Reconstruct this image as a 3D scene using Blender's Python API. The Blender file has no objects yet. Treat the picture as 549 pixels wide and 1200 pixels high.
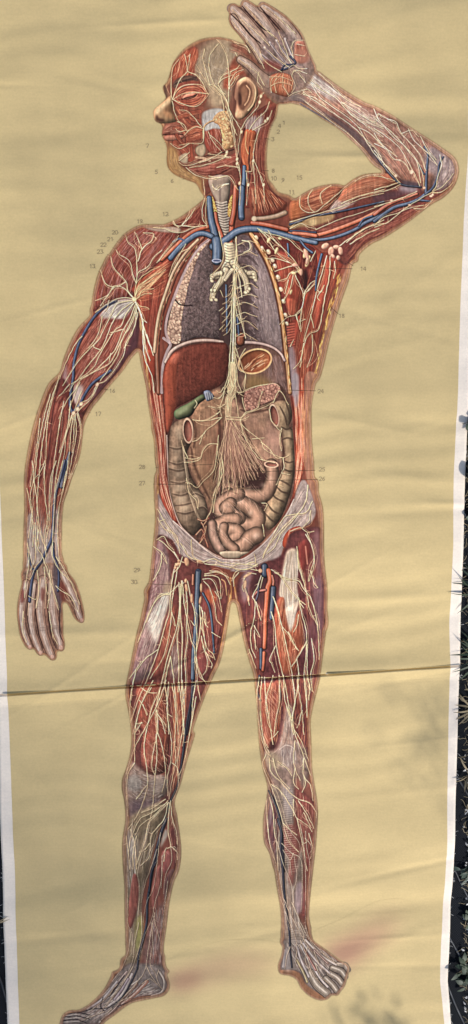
import bpy, bmesh, math, random
import numpy as np
# ---------------- camera, sky, sun, exposure ----------------
sc = bpy.context.scene
TILT = math.radians(7.3); HGT = 1.75; FOV = math.radians(60)
cam = bpy.data.objects.new('camera', bpy.data.cameras.new('camera')); sc.collection.objects.link(cam); sc.camera = cam
cam.location = (0, 0, HGT); cam.rotation_euler = (-TILT, 0, 0)           # standing at the head end, looking down the chart
cam.data.sensor_fit = 'VERTICAL'; cam.data.angle = FOV; cam.data.clip_start = .05; cam.data.clip_end = 200
SUN_EL, SUN_AZ = math.radians(43), math.radians(-57)                     # low right of the picture
SD = np.array([math.cos(SUN_EL)*math.cos(SUN_AZ), math.cos(SUN_EL)*math.sin(SUN_AZ), math.sin(SUN_EL)])
w = bpy.data.worlds.new('World'); sc.world = w; w.use_nodes = True
nt = w.node_tree; bgn = nt.nodes['Background']; sky = nt.nodes.new('ShaderNodeTexSky')
sky.sky_type = 'NISHITA'; sky.sun_disc = False; sky.sun_elevation = SUN_EL
sky.sun_rotation = math.pi/2-SUN_AZ; sky.air_density = 1.0; sky.dust_density = 1.5
nt.links.new(sky.outputs[0], bgn.inputs[0]); bgn.inputs[1].default_value = .10
sl = bpy.data.lights.new('sun', 'SUN'); sl.energy = 3.0; sl.angle = math.radians(.53); sl.color = (1, .965, .915)
so = bpy.data.objects.new('sun', sl); sc.collection.objects.link(so)
from mathutils import Vector
so.rotation_euler = Vector(SD).to_track_quat('Z', 'Y').to_euler(); so.location = (3, -3, 6)
sc.view_settings.view_transform = 'Standard'; sc.view_settings.look = 'None'; sc.view_settings.gamma = 1
sc.view_settings.exposure = .47
C = sc.collection
# ======================= the print, drawn by hand as strokes and regions =======================
# Coordinates are read off a tracing of the chart in small windows (name: origin, scale).
rs = np.random.RandomState(11)
S = 2.0; OX, OY = -2.0, -12.0; CW, CH = int(562*S), int(1242*S)
PAPER = np.array([205, 181, 130], np.float32)/255
cv = np.zeros((CH, CW, 3), np.float32); cv[:] = PAPER
lab = np.zeros((CH, CW), np.int16)
LABS = [('paper', None)]
WIN = dict(A=(170,30), B=(250,0), C=(340,60), D=(439,120), E=(100,220), F=(180,220), G=(260,220), H=(340,220), I=(170,440),
           J=(270,440), K=(70,330), L=(10,540), M=(140,620), N=(200,620), O=(290,620), Q=(120,780), R=(290,780), S=(120,960),
           U=(310,960))
def LB(part, sub=None):
    if (part, sub) not in LABS: LABS.append((part, sub))
    return LABS.index((part, sub))
MULTI = ('vein', 'artery', 'lymph_node', 'rib_cut', 'fingernail', 'subclavian_artery', 'windpipe_branch', 'lung', 'pleura', 'diaphragm', 'colon_opening')
def fresh(L):                                # every vessel and node is a piece of its own
    if L is not None and LABS[L][1] in MULTI: LABS.append(LABS[L]); return len(LABS)-1
    return L
def P(s):
    ox, oy, k = 0, 0, 1.0; out = []
    for t in s.replace('|', ' ').split():
        if t in WIN: ox, oy = WIN[t]; k = 4.99
        elif t == 'Z': ox, oy, k = 0, 0, 1.0
        elif t == 'T': ox, oy, k = 50, 1080, 3.43
        else:
            a, b = t.split(','); out.append((ox+float(a)/k, oy+float(b)/k))
    return np.array(out, np.float32)
def spline(p, closed=False, step=1.0):
    p = np.asarray(p, np.float32)
    n = len(p)
    if n < 3 and not closed:
        m = max(2, int(np.hypot(*(p[-1]-p[0]))/step)+1); t = np.linspace(0, 1, m)[:, None]
        return p[0]*(1-t)+p[-1]*t
    q = np.concatenate([p[-1:], p, p[:2]]) if closed else np.concatenate([2*p[:1]-p[1:2], p, 2*p[-1:]-p[-2:-1]])
    out = []
    for i in range(n if closed else n-1):
        a, b, c, d = q[i], q[i+1], q[i+2], q[i+3]
        m = max(1, int(np.hypot(*(c-b))/step)); t = (np.arange(m)/m)[:, None]
        out.append(.5*(2*b+(c-a)*t+(2*a-5*b+4*c-d)*t*t+(3*b-a-3*c+d)*t**3))
    if not closed: out.append(p[-1:])
    return np.concatenate(out).astype(np.float32)
def box(a, r, ax):
    if r < 1: return a
    r = int(r); c = np.cumsum(np.pad(a, [(r+1, r) if i == ax else (0, 0) for i in range(a.ndim)]), axis=ax)
    n = a.shape[ax]; sl = lambda s: tuple(s if i == ax else slice(None) for i in range(a.ndim))
    return ((c[sl(slice(2*r+1, 2*r+1+n))]-c[sl(slice(0, n))])/(2*r+1)).astype(np.float32)
def blur(a, r):
    for _ in range(2):
        a = box(box(a, r, 0), r, 1)
    return a
class Reg:                                   # a cropped coverage mask
    def __init__(s, m, x, y): s.m, s.x, s.y = m, x, y
    def to(s, x, y, w, h):
        o = np.zeros((h, w), np.float32)
        xa, ya, xb, yb = max(x, s.x), max(y, s.y), min(x+w, s.x+s.m.shape[1]), min(y+h, s.y+s.m.shape[0])
        if xb > xa and yb > ya: o[ya-y:yb-y, xa-x:xb-x] = s.m[ya-s.y:yb-s.y, xa-s.x:xb-s.x]
        return o
def reg(p, pad=14, raw=False):
    if isinstance(p, Reg): return p
    if isinstance(p, str): p = P(p)
    c = p if raw else spline(p, True)
    c = (c-[OX, OY])*S
    x0 = max(0, int(c[:,0].min())-pad); y0 = max(0, int(c[:,1].min())-pad)
    x1 = min(CW, int(c[:,0].max())+pad+2); y1 = min(CH, int(c[:,1].max())+pad+2)
    w, h = x1-x0, y1-y0; SS = 3
    acc = np.zeros((h*SS, w+3), np.float32)
    a = c-[x0, y0]; b = np.roll(a, -1, 0)
    for (ax, ay), (bx, by) in zip(a, b):
        if ay == by: continue
        s = 1.0
        if ay > by: ax, ay, bx, by = bx, by, ax, ay; s = -1.0
        r = np.arange(max(0, math.ceil(ay*SS-.5)), min(h*SS, math.ceil(by*SS-.5)))
        if len(r) == 0: continue
        xx = np.clip(ax+((r+.5)/SS-ay)*(bx-ax)/(by-ay), 0, w)
        k = xx.astype(int); f = xx-k
        np.add.at(acc, (r, k), s*(1-f)); np.add.at(acc, (r, k+1), s*f)
    m = np.clip(np.abs(np.cumsum(acc, 1)[:, :w]), 0, 1).reshape(h, SS, w).mean(1)
    return Reg(m.astype(np.float32), x0, y0)
def ell(win, cx, cy, rx, ry, rot=0):
    ox, oy = WIN[win] if win in WIN else (0, 0); k = 4.99 if win in WIN else 1.0
    t = np.linspace(0, 2*np.pi, 28, endpoint=False); r = math.radians(rot)
    x = rx*np.cos(t); y = ry*np.sin(t)
    return np.stack([ox+(cx+x*math.cos(r)-y*math.sin(r))/k, oy+(cy+x*math.sin(r)+y*math.cos(r))/k], 1).astype(np.float32)
def col(c): return np.array(c, np.float32)/255
def blend(m, x, y, c, a=1.0):
    h, w = m.shape; v = cv[y:y+h, x:x+w]; v += (col(c)-v)*(m*a)[..., None]
_vn = {}
def vnoise(x, y, w, h, sx, sy, seed=0):      # smooth value noise on the canvas
    k = (sx, sy, seed)
    if k not in _vn:
        g = np.random.RandomState(seed+int(sx*7+sy*13)).rand(int(CH/sy)+4, int(CW/sx)+4).astype(np.float32)
        yy = np.arange(CH)/sy; xx = np.arange(CW)/sx
        yi, xi = yy.astype(int), xx.astype(int); fy, fx = yy-yi, xx-xi
        fy = (fy*fy*(3-2*fy))[:, None].astype(np.float32); fx = (fx*fx*(3-2*fx))[None].astype(np.float32)
        g0 = g[yi][:, xi]*(1-fx)+g[yi][:, xi+1]*fx; g1 = g[yi+1][:, xi]*(1-fx)+g[yi+1][:, xi+1]*fx
        _vn[k] = (g0*(1-fy)+g1*fy)-.5
    return _vn[k][y:y+h, x:x+w]
def fill(p, c, L=None, a=1.0, soft=0, edge=None, rnd=None, mot=0, clip=None, ms=9):
    """paint a region; edge=(width, colour, alpha) darkens rim; rnd=(width, amount) models it round; mot = mottling"""
    L = fresh(L); r = reg(p, 14+int(soft*S*2.2)); m = r.m; h, w = m.shape
    if clip is not None: m = m*reg(clip).to(r.x, r.y, w, h)
    mm = blur(m, soft*S) if soft else m
    if soft and clip is not None: mm = mm*reg(clip).to(r.x, r.y, w, h)
    blend(mm, r.x, r.y, c, a)
    v = cv[r.y:r.y+h, r.x:r.x+w]
    if edge:
        b = blur(m, edge[0]*S*.5); t = np.clip((1-b)*2, 0, 1)*mm
        blend(t, r.x, r.y, edge[1], edge[2])
    if rnd:
        b = blur(m, rnd[0]*S*.5); d = max(1, int(rnd[0]*S*.4))
        sh = np.roll(b, (-d, -d), (0, 1))-np.roll(b, (d, d), (0, 1))
        v *= 1+(rnd[1]*sh*mm)[..., None]
    if mot:
        v *= 1+(mot*(vnoise(r.x, r.y, w, h, ms, ms, 3)+.7*vnoise(r.x, r.y, w, h, ms*.4, ms*.4, 4))*mm)[..., None]
    if L is not None: lab[r.y:r.y+h, r.x:r.x+w][m > .5] = L
    return Reg(m, r.x, r.y)
def strokes(paths, w, c, a=1.0, clip=None, L=None, taper=0.0, off=(0, 0), raw=False, cut=.45, flat=False):
    """w = full width in photo px, a number or (start, end)"""
    X, R = [], []
    for p in paths:
        q = p if raw else spline(p, False, 1.0)
        if len(q) < 2: continue
        q = (q+off-[OX, OY])*S
        d = np.hypot(*np.diff(q, axis=0).T); s = np.concatenate([[0], np.cumsum(d)])
        n = max(2, int(s[-1]/.8)+1); t = np.linspace(0, s[-1], n)
        X.append(np.stack([np.interp(t, s, q[:,0]), np.interp(t, s, q[:,1])], 1))
        u = t/max(s[-1], 1e-6); w0, w1 = (w if isinstance(w, tuple) else (w, w))
        rr = (w0+(w1-w0)*u)*.5*S
        if taper: rr = rr*(1-taper*np.abs(2*u-1)**3)
        R.append(rr)
    if not X: return
    X = np.concatenate(X); R = np.concatenate(R)
    K = int(math.ceil(R.max()+1)); 
    x0, y0 = np.maximum(X.min(0).astype(int)-K-1, 0); x1, y1 = np.minimum(X.max(0).astype(int)+K+2, [CW, CH])
    W_, H_ = x1-x0, y1-y0
    if W_ <= 0 or H_ <= 0: return
    o = np.arange(-K, K+1); gx, gy = np.meshgrid(o, o); gx = gx.ravel(); gy = gy.ravel()
    buf = np.zeros(W_*H_, np.float32); ch = max(1, 3000000//len(gx))
    for i in range(0, len(X), ch):
        Xi = X[i:i+ch]; ix = np.floor(Xi).astype(int)
        px = ix[:, :1]+gx; py = ix[:, 1:]+gy
        dd = np.hypot(px+.5-Xi[:, :1], py+.5-Xi[:, 1:])
        rr = R[i:i+ch][:, None]
        v = np.clip(rr+.5-dd, 0, 1)*np.minimum(1, rr*2)
        ok = (px >= x0) & (px < x1) & (py >= y0) & (py < y1) & (v > 0)
        np.maximum.at(buf, ((py-y0)*W_+(px-x0))[ok], v[ok].astype(np.float32))
    buf = buf.reshape(H_, W_)
    if clip is not None: buf = buf*reg(clip).to(x0, y0, W_, H_)
    blend(buf, x0, y0, c, a)
    if L is not None: lab[y0:y1, x0:x1][buf > cut] = L
    return Reg(buf, x0, y0)
def pj(*ss): return [P(s) for s in ss]
def fib(shape, A, B, n, cols, w=.55, a=.55, ln=(.15, .5), wob=.6, sh=None):
    """fibres between two guide curves, clipped to a region"""
    r = reg(shape) if shape is not None else None
    A = spline(P(A) if isinstance(A, str) else A, False, 2.0); B = spline(P(B) if isinstance(B, str) else B, False, 2.0)
    m = max(len(A), len(B), 8); u = np.linspace(0, 1, m)
    rsm = lambda q: np.stack([np.interp(u, np.linspace(0, 1, len(q)), q[:, k]) for k in (0, 1)], 1)
    A, B = rsm(A), rsm(B); g = [[] for _ in cols]
    for i in range(n):
        t = rs.rand()*1.1-.05; l = ln[0]+rs.rand()*(ln[1]-ln[0]); s0 = rs.rand()*(1-l*.6)-l*.2
        k0, k1 = int(max(0, s0)*m), int(min(1, s0+l)*m)
        if k1-k0 < 3: continue
        tt = t+np.linspace(-1, 1, k1-k0)*rs.randn()*.015
        p = A[k0:k1]*(1-tt[:, None])+B[k0:k1]*tt[:, None]+rs.randn(2)*.3
        p = p+np.sin(np.linspace(0, 6, k1-k0)+rs.rand()*6)[:, None]*wob*.3
        g[rs.randint(len(cols))].append(p)
    for c, q in zip(cols, g): strokes(q, w, c, a, clip=r, taper=.7, raw=True)
NC = (250, 217, 168); NS = (74, 38, 28)
GROW = []
def nerves(L, *ss, w=1.15, c=NC, a=.9, sh=.4, tw=0, clip=None, wig=.35, lit=True):
    ps = []; tg = []
    for s in ss:
        p = P(s) if isinstance(s, str) else s
        q = spline(p, False, 1.6)
        if wig and len(q) > 5:
            k = np.arange(len(q)); q = q+wig*np.stack([np.sin(k*.9+rs.rand()*6)*rs.rand(), np.cos(k*.7+rs.rand()*6)*rs.rand()], 1)*.8
        ps.append(q)
        for _ in range(int(tw*len(q)/26+rs.rand()*(tw > 0))):     # twigs leaving the main branch
            i = rs.randint(1, len(q)-1); d = q[i]-q[i-1]; an = math.atan2(d[1], d[0])+rs.choice([-1, 1])*(.5+rs.rand()*.5)
            b = [q[i]]
            for _k in range(rs.randint(2, 6)):
                an += rs.randn()*.35; b.append(b[-1]+np.array([math.cos(an), math.sin(an)])*1.7)
            tg.append(spline(np.array(b), False, 1.0))
    w2 = tuple(k*.66 for k in (w if isinstance(w, tuple) else (w, w*.66)))
    cp = []                                   # thin companions that leave a branch and rejoin it
    for q in ps+ps:
        if len(q) > 9 and rs.rand() < .7 and w2[0] > .6:
            o = rs.randn(2)*2.2; u = np.linspace(0, 1, len(q))[:, None]; cp.append(q+o*np.sin(u*math.pi*(1 if rs.rand() < .6 else 2))+rs.randn(1, 2)*.2)
    strokes(cp, w2[0]*.55, c, a*.7, clip=clip, L=L, cut=.5)
    strokes(tg, (w2[0]*.8, w2[1]*.5), c, a*.8, clip=clip, L=L, cut=.5)
    strokes(ps, (w2[0]+.8, w2[1]+.6), NS, sh*.9, off=(.45, .4), clip=clip)
    strokes(ps, w2, c, a, clip=clip, L=L, cut=.5)
    if lit and w2[0] > 1.3: strokes(ps, (w2[0]*.4, w2[1]*.4), (252, 236, 214), .8, off=(-.2, -.2), clip=clip)
def tube(L, s, w, c, dark=None, light=None, clip=None):
    L = fresh(L); p = [P(s) if isinstance(s, str) else s]; c = np.array(c, float)
    dark = np.array(dark, float) if dark is not None else c*.42; light = light if light is not None else c*.62+np.array((225, 225, 225))*.38
    w = w if isinstance(w, tuple) else (w, w); f = lambda k, d=0: (w[0]*k+d, w[1]*k+d)
    strokes(p, f(1, 1.0), dark*.6, .55, off=(.4, .4), clip=clip)
    strokes(p, f(1), dark, 1, clip=clip, L=L)
    strokes(p, f(.82), c*.75, 1, clip=clip, off=(-w[0]*.03, -w[0]*.03))
    strokes(p, f(.6), c, 1, clip=clip, off=(-w[0]*.07, -w[0]*.06))
    strokes(p, f(.34), c*.75+light*.25, .9, clip=clip, off=(-w[0]*.13, -w[0]*.1))
    strokes(p, f(.14), light, .75, clip=clip, off=(-w[0]*.18, -w[0]*.14))
def blob(L, s, w, c, hl=.25):                 # a soft fat tube such as a gut loop
    p = [P(s) if isinstance(s, str) else s]; c = np.array(c, float)
    w = w if isinstance(w, tuple) else (w, w)
    strokes(p, (w[0]+1.6, w[1]+1.6), c*.35, .8, off=(.5, .6))
    N = 9
    for i in range(N):
        t = i/(N-1); k = math.sqrt(1-t*t*.985) if False else 1-t*.92
        b = .50+.62*(1-(1-t)**2)
        cc = c*b+np.array((255, 235, 220))*(hl*.22*max(0, t-.55)/.45)
        strokes(p, (w[0]*k, w[1]*k), np.clip(cc, 0, 255), .8 if i else 1, off=(-w[0]*.10*t, -w[0]*.13*t), L=L if i == 0 else None)
def net(shape, n, c, a=.5, w=.5, ln=6, L=None):  # fine random squiggles inside a region
    r = reg(shape); ys, xs = np.nonzero(r.m > .6)
    if not len(ys): return
    ps = []
    for _ in range(n):
        k = rs.randint(len(ys)); q = [np.array([(xs[k]+r.x)/S+OX, (ys[k]+r.y)/S+OY])]; an = rs.rand()*6.28
        for _k in range(rs.randint(2, ln)):
            an += rs.randn()*.6; q.append(q[-1]+1.3*np.array([math.cos(an), math.sin(an)]))
        ps.append(np.array(q))
    strokes(ps, w, c, a, clip=r, taper=.5)
def cells(shape, n, c, dk, rr=(1.6, 2.8), a=.8):  # packed rounded lobules
    r = reg(shape); ys, xs = np.nonzero(r.m > .6); pts = []
    for _ in range(n*12):
        k = rs.randint(len(ys)); p = np.array([(xs[k]+r.x)/S+OX, (ys[k]+r.y)/S+OY])
        if all(np.hypot(*(p-q)) > rr[0]*1.45 for q in pts): pts.append(p)
        if len(pts) >= n: break
    for p in pts:
        q = rr[0]+rs.rand()*(rr[1]-rr[0]); cc = np.array(c, float)*(.88+.24*rs.rand())
        strokes([np.array([p, p+rs.randn(2)*q*.4])], q*2.1, dk, a*.8, clip=r)
        strokes([np.array([p, p+rs.randn(2)*q*.4])], q*1.6, cc, a, clip=r, off=(-.15, -.2))
        strokes([np.array([p, p+[.4, 0]])], q*.7, np.minimum(cc*1.15, 255), a*.8, clip=r, off=(-.5, -.6))
# ---- outlines of the figure ----
O_HEAD = 'A 430,70 350,78 290,100 230,140 190,185 160,235 145,290 128,335 105,360 112,395 125,420 95,455 55,490 50,520 62,560 92,572 103,600 98,640 118,680 130,720 128,800 142,842 180,875 250,905 300,925 325,970 345,1000 F 330,150 450,200 | B 450,1165 380,1120 335,1070 318,1000 315,900 325,800 345,730 370,680 380,600 340,520 290,430 250,330 220,290 170,258 100,232 50,222'
O_TORSO = 'F 300,60 240,110 150,175 60,215 E 440,215 340,215 290,230 230,270 180,330 140,390 100,450 70,520 50,600 38,680 33,740 | K 300,300 455,395 465,420 480,500 505,600 520,700 535,800 545,900 | I 0,110 15,220 40,300 55,400 60,500 70,560 75,640 65,720 60,850 50,960 40,1060 25,1198 | M 150,400 | N 0,700 200,700 300,560 360,400 395,420 500,700 | O 300,700 460,600 468,450 468,340 455,240 448,140 | J 545,900 545,800 520,690 495,600 490,500 480,400 475,250 480,150 500,50 515,0 | H 165,1150 200,1030 235,880 270,760 310,640 345,540 365,450 400,400 300,100 0,60 | B 450,1165 380,1120 320,1050 160,1000 | F 330,40'
O_RARM = 'D 0,825 80,780 200,700 330,600 400,560 460,500 490,430 490,370 465,320 400,270 330,220 200,130 100,60 0,10 | C 440,290 330,230 200,140 160,115 0,110 -60,200 | C 0,290 60,310 130,345 190,390 280,450 350,515 410,570 460,640 500,680 549,710 480,715 420,725 360,755 320,785 280,775 220,780 150,795 80,830 30,865 0,885 | H 0,150 0,300 180,330 290,345 330,500 365,450 400,400 450,350 549,285'
O_RHAND = 'C 150,112 140,60 110,0 B 549,270 520,200 470,140 420,90 350,45 310,20 280,20 262,40 230,20 190,2 168,12 160,45 130,25 100,30 88,60 95,90 90,120 105,160 150,210 200,270 240,330 280,390 300,418 250,375 200,345 160,330 135,338 138,362 170,395 200,435 250,490 320,560 375,600 450,600 C 0,290 60,250'
O_LARM = 'E 230,420 140,390 100,450 70,520 50,600 38,680 33,740 | K 110,270 60,360 20,460 0,530 | Z 57,450 47,476 39,501 34,521 | L 103,0 95,60 92,150 95,250 92,350 90,450 88,560 95,640 | L 200,660 320,600 315,540 315,450 318,350 325,250 345,190 370,110 400,30 | K 70,1198 95,1100 125,1000 138,900 150,830 195,740 235,690 305,600 373,520 420,450 458,395 | K 460,250 440,100 350,20'
O_LHAND = 'L 95,630 80,720 60,800 52,880 60,960 75,1030 100,1080 130,1103 152,1092 165,1120 190,1138 215,1130 235,1150 262,1168 285,1150 288,1105 310,1111 330,1095 333,1060 325,1000 322,900 320,830 345,832 365,870 390,920 425,945 445,935 447,890 435,830 415,760 390,700 350,650 318,598'
O_LLEG = 'I 75,560 60,850 50,960 M 190,200 175,300 150,400 125,520 100,620 75,740 50,860 40,920 38,1000 50,1120 60,1198 | Q 140,200 160,300 170,400 165,500 140,600 118,660 115,720 130,800 135,900 120,1000 115,1080 118,1198 | S 115,200 120,300 130,400 132,560 135,700 135,800 100,870 60,900 | S 380,900 375,860 360,760 375,640 395,480 420,370 450,300 462,200 455,100 440,0 | Q 440,880 425,820 430,770 460,690 490,580 520,480 549,380 | N 125,1198 150,1120 190,1010 225,920 250,860 285,790 310,700 335,560 350,450 363,400 370,240 250,150 | I 300,900'
O_LFOOT = 'S 130,800 100,870 60,900 T 250,265 200,320 150,352 110,355 80,375 68,412 Z 64,1212 90,1228 122,1214 T 245,412 290,375 350,330 400,315 450,305 490,295 510,270 512,240 490,195 S 362,860 350,780'
O_RLEG = 'N 363,400 385,440 405,540 430,660 460,770 485,850 495,940 505,1040 510,1198 | R 60,330 70,470 90,600 118,710 108,800 95,880 92,960 100,1040 130,1100 155,1198 | U 55,280 70,380 90,500 98,600 95,680 105,730 | U 265,680 262,560 270,420 285,300 300,180 315,60 | R 400,1050 412,900 410,800 395,700 380,600 375,450 370,330 385,240 410,140 425,60 | O 425,850 445,720 460,600 468,450 468,340 455,240 448,140 | J 545,800 520,690 495,600 300,700 N 530,150 370,240'
O_RFOOT = 'U 98,700 105,730 100,790 80,840 80,880 95,905 150,915 190,940 215,990 270,1040 330,1062 380,1050 390,1030 430,1035 445,1010 470,980 485,930 498,880 490,850 450,825 390,780 330,735 285,700 262,665'
R = {}
TORSO, HEAD, RARM, LARM, LLEG, RLEG = 'printed_torso', 'printed_head', 'printed_raised_arm', 'printed_lowered_arm', 'printed_striding_leg', 'printed_standing_leg'
R['torso'] = reg(O_TORSO); R['lleg'] = reg(O_LLEG); R['rleg'] = reg(O_RLEG); R['head'] = reg(O_HEAD)
R['rarm'] = reg(O_RARM); R['rhand'] = reg(O_RHAND); R['larm'] = reg(O_LARM); R['lhand'] = reg(O_LHAND)
R['lfoot'] = reg(O_LFOOT); R['rfoot'] = reg(O_RFOOT)
body = np.zeros((CH, CW), np.float32)
for k, r in R.items():
    h, w = r.m.shape; v = body[r.y:r.y+h, r.x:r.x+w]; np.maximum(v, r.m, out=v)
body = np.clip((blur(body, 4)-.5)*4+.5, 0, 1); Rbody = Reg(body, 0, 0)   # joins between the limbs run smooth
# printed cast shadow of the two feet
for c, s, a, sf in (((168,124,104), 'Z 200,1150 240,1130 280,1122 320,1124 322,1130 280,1138 240,1148 205,1156', .62, 13),
             ((150,96,88), 'Z 380,1116 410,1102 440,1088 468,1074 462,1082 440,1102 415,1122 394,1132', .95, 14),
             ((156,104,90), 'Z 196,1146 210,1142 236,1140 230,1152 204,1158', .6, 9)):
    fill(s, c, LB('printed_foot_shadow'), a, soft=sf)
lab[(np.abs(cv-PAPER).max(-1) > .0025)] = LB('printed_foot_shadow')
# skin rim: dark hairline, warm band, ochre line, then inner tissue; distance from the outline
dist = np.zeros((CH, CW), np.float32); cur = body > .5
for i in range(22):
    dist += cur; n = cur.copy()
    n[1:] &= cur[:-1]; n[:-1] &= cur[1:]; n[:, 1:] &= cur[:, :-1]; n[:, :-1] &= cur[:, 1:]
    if i & 1: n[1:, 1:] &= cur[:-1, :-1]; n[:-1, 1:] &= cur[1:, :-1]; n[1:, :-1] &= cur[:-1, 1:]; n[:-1, :-1] &= cur[1:, 1:]
    cur = n
dist = blur(dist, 1)
tone = (vnoise(0, 0, CW, CH, 90, 90, 8)+vnoise(0, 0, CW, CH, 30, 30, 9)*.5)
def rim():
    global paper_layer
    base = np.zeros_like(cv); base[:] = col((150, 104, 74))
    st = [(0, (150, 112, 76)), (2, (142, 98, 64)), (4, (176, 130, 92)), (6.5, (172, 118, 84)), (8.5, (128, 76, 56)), (11, (128, 68, 54)), (22, (126, 62, 50))]
    for k in range(3): base[..., k] = np.interp(dist, [a for a, _ in st], [b[k]/255 for _, b in st])
    base *= (1+.22*tone)[..., None]
    cv[:] = cv*(1-body[..., None])+base*body[..., None]
    out = np.clip(blur(body, 4)*2, 0, 1)*(1-body)*0                 # faint brown air-brushed halo
    cv[:] += (col((120, 90, 50))-cv)*out[..., None]
    paper_layer = cv.copy(); m = (body > .02); k = np.zeros(3)+PAPER
    paper_layer[m] = PAPER*.86                                         # what lies under the soft edge
rim()
for k, L in (('torso', TORSO), ('lleg', LLEG), ('rleg', RLEG), ('head', HEAD), ('rarm', RARM), ('larm', LARM)):
    r = R[k]; h, w = r.m.shape; lab[r.y:r.y+h, r.x:r.x+w][(r.m > .5) & (body[r.y:r.y+h, r.x:r.x+w] > .3)] = LB(L)
for k, L, s in (('rhand', RARM, 'hand'), ('lhand', LARM, 'hand'), ('lfoot', LLEG, 'foot'), ('rfoot', RLEG, 'foot')):
    r = R[k]; h, w = r.m.shape; lab[r.y:r.y+h, r.x:r.x+w][r.m > .5] = LB(L, s)
def inner(d0):                                                        # body mask eroded by d0 canvas px
    return Reg(np.clip(dist-d0+.5, 0, 1), 0, 0)
IN = inner(8)
MUS = [(178, 98, 78), (205, 130, 105), (120, 52, 44), (92, 38, 36), (160, 78, 60)]
MUSO = [(205, 112, 72), (225, 150, 110), (140, 60, 40), (170, 80, 52), (110, 44, 34)]
TEN = [(205, 196, 190), (170, 158, 158), (225, 215, 205), (130, 115, 118)]
GRY = [(176, 150, 138), (130, 100, 98), (204, 184, 172), (98, 72, 72)]
YL = (226, 180, 112)
# =========================== trunk ===========================
T = LB(TORSO); NT = LB(TORSO, 'nerve_network')
# shoulder cap and chest muscles on the bent side
sh = fill('E 440,222 340,222 290,238 232,280 180,350 130,420 95,490 70,560 52,640 45,700 60,720 160,660 270,640 300,560 420,480 500,420 549,300 549,240', (132, 58, 50), LB(TORSO, 'shoulder_muscle'), edge=(4, (80, 40, 40), .6), rnd=(8, .5), mot=.25, clip=Rbody)
fib(sh, 'E 330,225 200,330 110,470 60,640 60,720', 'E 540,260 460,380 330,520 300,640 280,650', 620, MUS+[(190,140,140)], .55, .6, (.12, .35))
fill('E 130,380 170,300 240,250 260,262 190,340 140,430 110,520', (190, 130, 130), None, .28, soft=5)
fill('E 340,222 440,218 549,235 549,262 470,262 380,248', (178, 152, 135), LB(TORSO, 'collar_bone'), .95, soft=.6, edge=(2, (110, 80, 70), .6))
fill('F 300,66 240,116 150,180 60,222 120,232 200,240 300,235 310,150', (122, 50, 42), T, rnd=(4, .4), mot=.2)
fib('F 300,66 240,116 150,180 60,222 120,232 200,240 300,235 310,150', 'F 290,66 180,160 40,225', 'F 310,90 310,180 300,240', 160, MUS, .5, .55, (.2, .5))
pec = fill('E 300,640 270,600 300,560 380,490 450,430 510,415 520,470 500,560 470,640 440,740 420,850 415,980 405,1100 400,1198 360,1198 355,1080 345,960 330,830 310,720', (140, 54, 42), LB(TORSO, 'chest_muscle'), edge=(4, (84, 34, 30), .7), rnd=(8, .5), mot=.2)
fib(pec, 'E 290,630 330,540 420,470 510,420', 'E 300,650 340,660 420,640 480,600', 200, MUSO, .6, .65, (.2, .6))
fib(pec, 'E 330,640 340,800 360,1198', 'E 500,480 440,740 400,1198', 300, MUS+[(170,60,44)], .6, .5, (.15, .4))
fib(None, 'E 300,620 340,560 420,490 490,440', 'E 300,640 360,600 400,560 470,490', 26, [(232, 190, 140), (225, 170, 120)], .6, .8, (.5, .9))
# flank on the bent side: red strap then sinew
fl = fill('E 345,960 415,980 410,1198 | I 95,0 100,110 120,300 125,450 130,600 150,720 195,860 160,840 120,780 95,700 85,560 70,400 50,290 20,160 0,60', (165, 62, 44), LB(TORSO, 'flank_muscle'), edge=(3, (110, 40, 34), .7), rnd=(4, .5))
fib(fl, 'I 0,40 40,240 78,420 92,650 160,850', 'I 95,0 118,300 128,560 190,850', 260, [(205, 90, 60), (228, 150, 120), (150, 44, 34), (120, 40, 34), (240, 200, 170)], .6, .7, (.15, .4))
fib(Rbody, 'I 0,110 40,290 60,440 72,600 60,850 30,1190', 'I 8,110 48,290 66,440 80,600 70,850 42,1190', 120, [(214, 168, 88), (236, 200, 120), (160, 100, 60)], .8, .75, (.04, .12))
fib(Rbody, 'E 310,720 330,860 352,1000 365,1198', 'E 322,760 345,900 362,1020 385,1198', 60, [(214, 178, 98), (150, 118, 78), (236, 208, 130)], .8, .7, (.06, .2))
# far flank: wide skin band, ochre fat line, red straps
rf = fill('H 0,300 120,330 200,380 290,350 320,420 280,520 235,640 190,800 150,960 120,1100 100,1198 J 430,0 435,150 440,300 438,450 425,560 400,660 340,780 365,700 382,600 382,480 372,350 365,200 340,0 | H 30,1198 0,1000', (138, 54, 42), LB(TORSO, 'side_muscle'), edge=(3, (84, 34, 32), .6), mot=.2)
fib(rf, 'H 150,380 110,560 60,800 30,1000 40,1198', 'H 290,400 240,620 170,850 110,1198', 520, MUSO+[(186, 74, 56), (100, 36, 36)], .65, .6, (.12, .4))
fill('H 150,400 175,420 160,520 110,660 70,780 40,900 20,960 30,820 70,660 110,540', (178, 70, 52), None, .7, soft=2, rnd=(4, .5))
fill('H 220,430 250,440 235,560 195,700 165,800 150,760 180,620 205,520', (168, 66, 50), None, .65, soft=2, rnd=(4, .5))
fib(rf, 'J 370,60 385,300 388,480 350,740', 'J 430,0 432,300 430,500 400,660', 260, [(214, 92, 58), (232, 140, 100), (180, 60, 40), (240, 190, 160)], .7, .7, (.1, .35))
fill('H 340,450 365,445 345,540 310,640 270,760 235,880 200,1030 165,1150 150,1198 115,1198 150,1050 190,900 235,740 280,600 310,520', (178, 132, 104), LB(TORSO, 'skin_band'), .9, soft=.6, edge=(2.5, (150, 100, 84), .6))
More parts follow.
